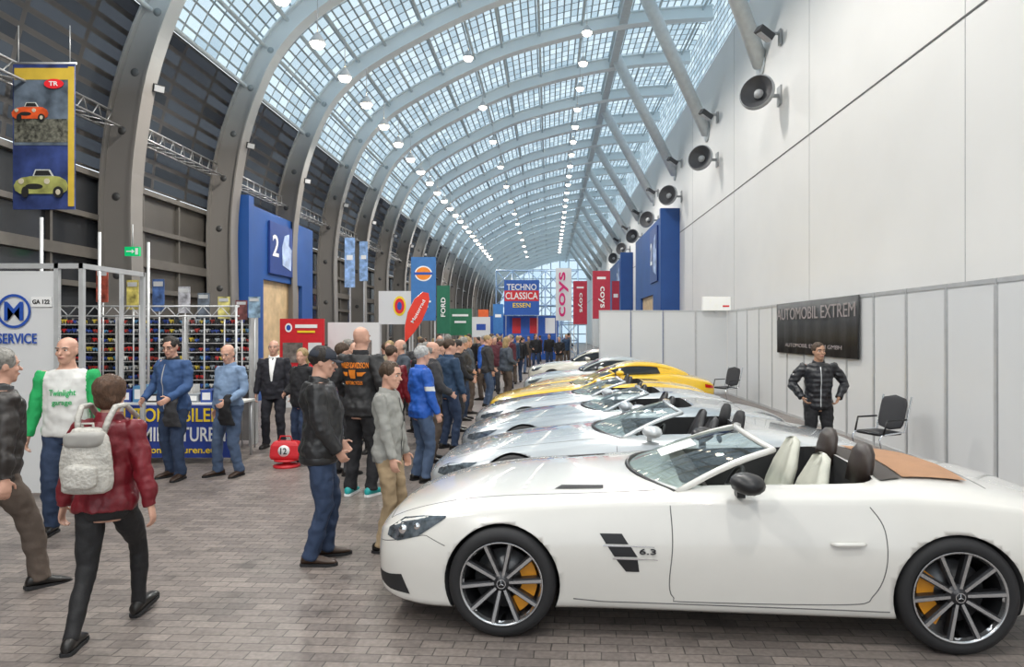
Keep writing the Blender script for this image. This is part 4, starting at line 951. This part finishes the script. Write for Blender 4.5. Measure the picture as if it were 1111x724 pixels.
def board(name,label,cat,u0,v0,u1,v1,d,mat,posts=True,texts=(),shapes=(),th=.05,group=None,base=None):
    a=W(u0,v1,d); b=W(u1,v0,d); w=b.x-a.x; h=b.z-a.z
    e=empty(name,((a.x+b.x)/2,d,0),label,cat,group)
    m=MB(); m.box((0,0,a.z+h/2),(w,th,h)); m.obj('board',mat,e)
    if base: m=MB(); m.box((0,-.1,a.z/2),(w,.5,a.z-.01)); m.obj('counter',base,e)
    elif posts and a.z>.1:
        for x in ((-w*.45,w*.45) if w>.6 else (0,)):
            m=MB(); m.box((x,.04,(a.z+h)/2),(.04,.04,a.z+h)); m.obj('post',alu,e)
    for (s,fx,fz,fw,fh,mm,*r) in texts: text(s,w*fw if not r else h*fw,h*fh if not r else w*fh,(fx*w,-th/2-.03,a.z+fz*h),mm,e,'-y',r[0] if r else 0)
    for i,(kd,fx,fz,fw,fh,mm) in enumerate(shapes):
        m=MB(); c=(fx*w,-th/2-.004-.005*i,a.z+fz*h)
        if kd=='box': m.box(c,(fw*w,.006,fh*h))
        else: m.prism([(c[0]+cos(t)*fw*w/2,c[2]+sin(t)*fh*h/2) for t in [2*pi*j/28 for j in range(28)]],c[1]-.004,c[1]+.003)
        m.obj('sign_mark',mm,e)
    return e
dphoto=M('dark_photo',(.15,.13,.12),.5,var=.7)
board('exhibition_stand','red club stand wall with white lettering bands','stand',304,346,352,400,17.5,red,base=panelw,shapes=[('disc',-.30,.82,.16,.18,wl),('disc',-.30,.82,.10,.11,bl),('box',.1,.85,.5,.07,wl),('box',.1,.74,.4,.04,yl),('box',-.2,.32,.45,.4,dphoto),('box',.3,.32,.3,.4,panelw)])
board('exhibition_stand','white club stand wall with dark photo','stand',356,350,412,405,18.5,panelw,base=panelw,shapes=[('box',.1,.5,.5,.3,dphoto)])
board('club_sign','white square sign with gold and red crest on poles','sign',411,316,446,352,21,panelw,shapes=[('disc',.15,.55,.4,.6,yl),('disc',.15,.55,.30,.46,rl),('disc',.15,.55,.14,.25,bl)])
board('banner','tall blue banner with orange round emblem and white marks','banner',446,279,473,348,19,M('banner_midblue',(.04,.17,.45),.5),shapes=[('disc',0,.74,.7,.24,wl),('disc',0,.74,.6,.20,orl),('box',0,.74,.75,.04,bl),('box',0,.3,.6,.03,wl),('box',0,.22,.4,.03,wl)],th=.02)
board('banner','tall dark green banner with white vertical lettering','banner',474,310,488,362,24,green,texts=[('FORD',0,.55,.4,.35,wl,pi/2)],th=.02)
board('club_sign','green sign board with white marks on poles','sign',487,335,512,364,26,M('green_mid',(.02,.16,.08),.5),shapes=[('box',0,.75,.7,.08,wl),('box',0,.5,.5,.08,wl)])
board('club_sign','white canopy board beside green sign','sign',512,344,532,366,30,panelw,shapes=[('box',0,.5,.5,.3,bl)])
board('club_sign','orange-red sign board in the rows of stands','sign',519,336,530,366,33,M('orange_red',(.75,.13,.03),.5),shapes=[('box',0,.6,.6,.1,wl)])
p=W(452,368,15.5); e=empty('feather_flag',(p.x,15.5,0),'red feather flag with white lettering on a curved pole','flag')
a=W(438,372,15.5);b=W(466,317,15.5); w=b.x-a.x; z0=a.z;h=b.z-a.z
pts=[(-w*.45,z0),(-w*.46,z0+h*.3),(-w*.34,z0+h*.60),(-w*.08,z0+h*.86),(w*.25,z0+h),(w*.46,z0+h*.98),(w*.5,z0+h*.86),(w*.40,z0+h*.66),(w*.2,z0+h*.42),(-w*.1,z0+h*.20)]
m=MB(); m.prism(pts,-.01,.01); m.obj('cloth',M('flag_red',(.70,.04,.02),.5),e)
m=MB(); m.tube([(-w*.45,.02,0),(-w*.45,.02,z0),(-w*.46,.02,z0+h*.3),(-w*.34,.02,z0+h*.60),(-w*.08,.02,z0+h*.86),(w*.25,.02,z0+h)],.015,6); m.obj('pole',alu,e)
text('Motorrad',h*.5,w*.13,(w*.06,-.016,z0+h*.62),wl,e,'-y',math.radians(62))
dred=M('banner_red',(.45,.02,.05),.5)
board('banner','red vertical banner with small white lettering','banner',622,305,637,352,34,dred,texts=[('coys',0,.5,.45,.3,wl,-pi/2)],shapes=[('box',0,.85,.5,.04,wl)],th=.02)
board('banner','tall red vertical banner with white lettering','banner',643,294,662,346,32,dred,texts=[('coys',0,.45,.45,.35,wl,-pi/2)],shapes=[('box',0,.85,.5,.05,wl)],th=.02)
mag=M('magenta_letter',(.75,.02,.2),.5)
board('banner','white vertical banner with magenta lettering','banner',603,291,620,348,38,wl,texts=[('coys',0,.5,.85,.6,mag,pi/2)],th=.02)
for (u0,v0,u1,v1,d,mt,lb) in((664,305,672,345,36,dred,'narrow dark red vertical banner'),(500,345,510,366,38,yl,'small yellow banner above a stand'),(535,330,546,362,44,M('banner_midblue',(.05,.22,.55)),'blue banner with pale stripe'),(374,258,385,312,21.5,M('banner_pale',(.25,.4,.7),.5,var=.5),'pale blue banner beside the ribs'),(390,262,399,305,26,M('banner_pale',(.25,.4,.7)),'pale blue banner beside the ribs')):
    board('banner',lb,'banner',u0,v0,u1,v1,d,mt,shapes=[('box',0,.6,.6,.1,wl)],th=.02)
royal=M('sign_royal',(.02,.10,.42),.4)
board('show_sign','large blue event sign with red band and white lettering','sign',547,304,585,342,46,royal,texts=[('TECHNO',0,.80,.85,.18,wl),('CLASSICA',0,.55,.92,.2,wl),('ESSEN',0,.28,.5,.13,yl)],shapes=[('box',0,.55,.98,.30,red)])
board('show_wall','blue and red printed wall below the event sign','wall panel',530,343,606,364,47,royal,posts=False,base=royal,shapes=[('box',-.35,.5,.12,.8,red),('box',-.1,.5,.12,.8,red),('box',.15,.5,.12,.8,red),('box',.38,.5,.14,.8,wl)])
e=empty('lattice_tower',(-.9,50,0),'pale blue steel lattice stage tower behind the event sign','tower'); m=MB()
w=6.0;hh=6.4
for i in range(6):
    x=-w/2+w*i/5; m.tube([(x,0,0),(x,0,hh)],.06,6)
for j in range(1,6): m.tube([(-w/2,0,hh*j/5),(w/2,0,hh*j/5)],.06,6)
for i in range(5):
    for j in range(5): m.tube([(-w/2+w*i/5,0,hh*j/5),(-w/2+w*(i+1)/5,0,hh*(j+1)/5)],.04,5); m.tube([(-w/2+w*(i+1)/5,0,hh*j/5),(-w/2+w*i/5,0,hh*(j+1)/5)],.04,5)
m.obj('lattice',M('lattice_blue',(.45,.62,.85),.4),e)
e=empty('hanging_banner',(W(48,0,10.6).x,10.6,3.82),'large printed banner with red car and yellow-green car','banner')
w,h=.96,2.26
m=MB(); m.box((0,0,h/2),(w,.02,h)); m.obj('cloth',M('poster_navy',(.03,.05,.17),.5,var=.6,scale=3),e)
m=MB(); m.box((-.02,-.014,h*.70),(.88,.008,h*.52),0); m.box((.43,-.018,h*.5),(.09,.008,h*.96),1); m.box((-.02,-.018,h*.54),(.86,.006,h*.16),2); m.box((-.02,-.018,h*.93),(.86,.006,h*.08),1); m.obj('print_area',[M('poster_sky',(.10,.13,.17),.5,var=.6,scale=4),M('poster_yellow',(.6,.42,.05),.5),M('poster_crowd',(.10,.10,.08),.5,var=.95,scale=18)],e)
pcar_w=M('print_windscreen',(.55,.58,.55),.5); pcar_c=M('print_chrome',(.55,.50,.38),.5)
def flatcar(cx,cz,w_,mt,y):
    def P(L): return [(cx+a*w_,cz+b*w_) for a,b in L]
    m=MB()
    m.prism(P([(-.50,.02),(-.53,.12),(-.48,.21),(-.38,.27),(-.20,.30),(-.02,.32),(.20,.31),(.36,.29),(.48,.22),(.52,.12),(.50,.02),(.40,-.04),(-.40,-.04)]),y,y+.006,0)
    m.prism(P([(-.16,.30),(-.11,.43),(.17,.43),(.25,.30)]),y-.002,y+.004,2)
    m.prism(P([(-.13,.31),(-.09,.41),(.15,.41),(.21,.31)]),y-.004,y,1)
    m.prism([(cx-.13*w_+cos(t)*.17*w_,cz+.10*w_+sin(t)*.055*w_) for t in [2*pi*j/20 for j in range(20)]],y-.006,y-.001,1)
    for a in(-.38,.12): m.prism([(cx+a*w_+cos(t)*.055*w_,cz+.20*w_+sin(t)*.055*w_) for t in [2*pi*j/16 for j in range(16)]],y-.008,y-.002,3)
    for a,rx in((-.30,.07),(.34,.10)): m.prism([(cx+a*w_+cos(t)*rx*w_,cz-.01*w_+sin(t)*.11*w_) for t in [2*pi*j/18 for j in range(18)]],y-.010,y-.006,1)
    m.prism([(cx+.34*w_+cos(t)*.045*w_,cz-.01*w_+sin(t)*.055*w_) for t in [2*pi*j/16 for j in range(16)]],y-.013,y-.010,3)
    m.obj('printed_car',[mt,kl,pcar_w,pcar_c],e)
flatcar(-.20,h*.63,.54,M('print_red',(.65,.09,.02),.5,var=.35,scale=5),-.03); flatcar(-.03,h*.12,.80,M('print_lime',(.32,.33,.10),.5,var=.5,scale=5),-.03)
m=MB(); m.prism([(.17+cos(t)*.15,h*.86+sin(t)*.075) for t in [2*pi*j/24 for j in range(24)]],-.035,-.025,0); m.obj('emblem',rl,e); text('TR',.14,.07,(.17,-.04,h*.86),wl,e)
m=MB(); m.tube([(-.5,0,h+.01),(.5,0,h+.01)],.02,8); m.tube([(-.4,0,h),(-.4,0,h+.6)],.006,5); m.tube([(.4,0,h),(.4,0,h+.6)],.006,5); m.obj('hanging_rod',alu,e)
p=W(144,273,12.6); e=empty('exit_sign',(p.x,12.6,p.z),'green illuminated emergency exit sign with white arrow','sign')
m=MB(); m.box((0,0,0),(.27,.05,.17)); m.obj('sign_box',M('exit_green',(.0,.4,.12),.4,emit=.6),e)
m=MB(); m.box((-.05,-.03,0),(.10,.006,.02)); m.prism([(.0,.04),(.05,0),(0,-.04)],-.032,-.027); m.box((.09,-.03,0),(.05,.006,.12)); m.obj('pictogram',wl,e)
m=MB(); m.tube([(0,0,.08),(0,0,.5)],.01,5); m.obj('rod',alu,e)
def chair(x,y,a,label):
    e=empty('chair',(x,y,0),label,'chair','black visitor chairs',(0,0,a))
    m=MB(); R=Euler((math.radians(-14),0,0)).to_matrix(); rbox(m,(0,.26,.74),(.46,.03,.52),0,.3,20,R); m.obj('backrest',M('mesh_black',(.03,.03,.035),.6,bump=.5,bscale=200),e)
    m=MB(); rbox(m,(0,0,.46),(.47,.46,.06),0,.3); m.obj('seat',blackp,e)
    for s in(-1,1):
        m=MB(); m.tube([(s*.25,.36,.98),(s*.25,.22,.48),(s*.25,-.2,.45),(s*.25,-.24,.40),(s*.25,-.16,.02),(s*.25,.25,.015)],.013,8); m.obj('leg',chrome,e)
        m=MB(); m.tube([(s*.27,.24,.66),(s*.27,-.12,.66),(s*.26,-.18,.46)],.014,8); m.obj('armrest',blackp,e)
    m=MB(); m.tube([(-.25,.25,.015),(.25,.25,.015)],.013,8); m.obj('crossbar',chrome,e)
chair(4.78,9.9,math.radians(-70),'black mesh-back chair with chrome legs by the partition')
chair(4.6,17.8,math.radians(-60),'black mesh-back chair with chrome legs behind the yellow car')
# ================= world & camera
w=bpy.data.worlds.new('World'); sc.world=w; w.use_nodes=True; nt=w.node_tree; bg=nt.nodes['Background']
tc=nt.nodes.new('ShaderNodeTexCoord'); nz=nt.nodes.new('ShaderNodeTexNoise'); nz.inputs['Scale'].default_value=2; nt.links.new(tc.outputs['Generated'],nz.inputs['Vector'])
mx=nt.nodes.new('ShaderNodeMix'); mx.data_type='RGBA'; mx.inputs[6].default_value=(.78,.89,.97,1); mx.inputs[7].default_value=(.95,.98,1,1); nt.links.new(nz.outputs['Fac'],mx.inputs[0]); nt.links.new(mx.outputs[2],bg.inputs[0])
bg.inputs[1].default_value=1.4
cam=bpy.data.cameras.new('Camera'); co=bpy.data.objects.new('Camera',cam); COL.objects.link(co); sc.camera=co
co.location=(0,0,H); co.rotation_euler=(pi/2,0,0); cam.sensor_fit='HORIZONTAL'; cam.sensor_width=36; cam.lens=F/1111*36
cam.shift_x=-(CU-555.5)/1111; cam.shift_y=-(362-CV)/1111; cam.clip_end=400; cam.clip_start=.05
try:
    sc.view_settings.view_transform='Standard'
except Exception as ex: print(ex)
